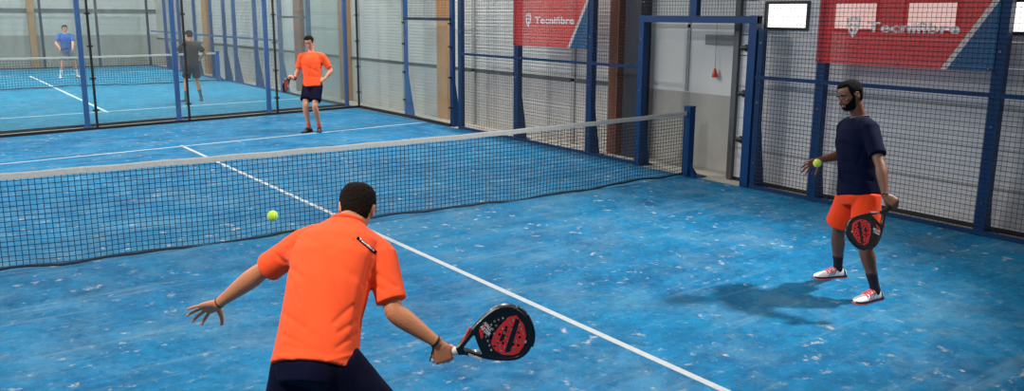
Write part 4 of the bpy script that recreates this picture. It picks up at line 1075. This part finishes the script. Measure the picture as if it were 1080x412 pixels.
# ------------------------------------------------------------------ two players on the second court
def far_player(g, facing, label, armR, armL, cfg, stance=.16):
    rgt = facing.cross(V((0, 0, 1))).normalized(); Z = V((0, 0, 1)); P_ = lambda r, f, z: g+rgt*r+facing*f+Z*z
    J = dict(neck=P_(0, .02, 1.48), shL=P_(-.18, .02, 1.42), shR=P_(.18, .02, 1.42), hipL=P_(-.09, 0, .92), hipR=P_(.09, 0, .92), bend=-.005)
    J['anL'] = P_(-stance, 0, .09); J['anR'] = P_(stance, .05, .09)
    for s in 'LR': J['kn'+s] = ik(J['hip'+s], J['an'+s], .43, .43, facing)
    J['wrL'] = P_(*armL); J['wrR'] = P_(*armR)
    for s, q in (('L', -1), ('R', 1)): J['el'+s] = ik(J['sh'+s], J['wr'+s], .29, .26, rgt*q-facing*.6-Z*.5)
    J['head'] = P_(0, .05, 1.65); J['hfwd'] = facing-Z*.15; J['hup'] = Z; J['footL'] = (facing-rgt*.3).normalized(); J['footR'] = (facing+rgt*.3).normalized()
    ra = (facing+Z*.25-rgt*.35).normalized(); d_, n_, s_ = grip_hand(J['wrR']-J['elR'], ra, True)
    J['handR'] = dict(d=d_, n=n_, s=s_, curls=FIST, spread=(0, 0, 0, 0), thumb=FISTT)
    J['handL'] = dict(d=(J['wrL']-J['elL']).normalized(), n=-rgt, s=facing, curls=[(20, 25, 20)]*4)
    c = dict(base=g, svox=.012, sleeve=.75, hem=-.06, slen=.75); c.update(cfg); r, _ = build_person('person', label, J, c, vox=.008)
    return J['wrR']+d_*.074-n_*.028-ra*.075, ra, n_
g = ground(73, 82); dc = V((CP.x-g.x, CP.y-g.y, 0)).normalized(); rr0 = V((RT.x, RT.y, 0)).normalized()
o_, ra, n_ = far_player(g, (dc+rr0*.25).normalized(), 'player in blue shirt and grey shorts far away on the second court', (.26, .30, 1.02), (-.12, .36, 1.0),
    dict(skin='skinC', hairm='hair', shirt='bluesh', shorts='greysh', sock='shoew', shoe='shoew'), .26)
racket('padel_racket', 'pale padel racket held by the distant player in blue', o_, ra, V((0, 0, 1)), 'grip', simple_=True)
g = ground(205, 107)
o_, ra, n_ = far_player(g, (-dc+rr0*-.3).normalized(), 'player in dark shirt seen from behind on the second court', (.30, .25, 1.05), (-.30, .15, 1.0),
    dict(skin='skinC', hairm='hair', shirt='darksh', shorts='navyd', sock='teal', shoe='teal', face=False), .2)
racket('padel_racket', 'padel racket of the dark dressed player behind the glass', o_, ra, V((0, 0, 1)), 'gripk', simple_=True)

# ================================================================== LIGHT
def area_light(x, y, z, tx, ty, tz, power, size=.5):
    l = bpy.data.lights.new('court_flood_or_fill', 'AREA'); l.shape = 'RECTANGLE'; l.size = size; l.size_y = size*.7; l.energy = power; l.color = (1, .97, .93)
    o = bpy.data.objects.new('court_flood_or_fill', l); C.objects.link(o); o.location = (x, y, z)
    d = (V((tx, ty, tz))-V((x, y, z))).normalized(); o.rotation_euler = d.to_track_quat('-Z', 'Y').to_euler()
def spot(x, y, z, tx, ty, tz, power, ang, blend=.8, rad=.18):
    l = bpy.data.lights.new('court_flood_or_fill', 'SPOT'); l.energy = power; l.color = (1, .98, .94); l.spot_size = math.radians(ang); l.spot_blend = blend; l.shadow_soft_size = rad
    o = bpy.data.objects.new('court_flood_or_fill', l); C.objects.link(o); o.location = (x, y, z)
    o.rotation_euler = (V((tx, ty, tz))-V((x, y, z))).normalized().to_track_quat('-Z', 'Y').to_euler()
spot(5.25, -5.2, 5.3, .2, -2.3, 0, 2600, 64)
spot(-5.25, -5.2, 5.8, -1.8, -2, 0, 1500, 84)
area_light(5.25, 5.6, 5.8, 1.0, 5.5, 0, 420)
area_light(-5.25, 5.6, 5.8, -1.5, 4.5, 0, 350)
area_light(-3.5, 8, 8.5, 5.5, 8, 1, 800, 6); area_light(-4, -5, 8.5, 5.5, -1, .5, 90, 6); area_light(-3, 22, 9, 2, 27, 1, 1100, 6)  # broad overhead fills added to brighten walls and second court, not court floodlights
area_light(4.9, 15.5, 6.2, 0, 16.5, 0, 500); area_light(-4.9, 15.5, 6.2, 0, 16.5, 0, 500)
area_light(4.9, 24.5, 6.2, 0, 23.5, 0, 500); area_light(-4.9, 24.5, 6.2, 0, 23.5, 0, 500)
w = bpy.data.worlds.new('hall_light'); bpy.context.scene.world = w; w.use_nodes = True
bg = w.node_tree.nodes['Background']; bg.inputs['Color'].default_value = (1, .99, .965, 1); bg.inputs['Strength'].default_value = .24
vs = bpy.context.scene.view_settings; vs.view_transform = 'Standard'; vs.look = 'None'; vs.gamma = 1; vs.use_curve_mapping = False; vs.exposure = 0
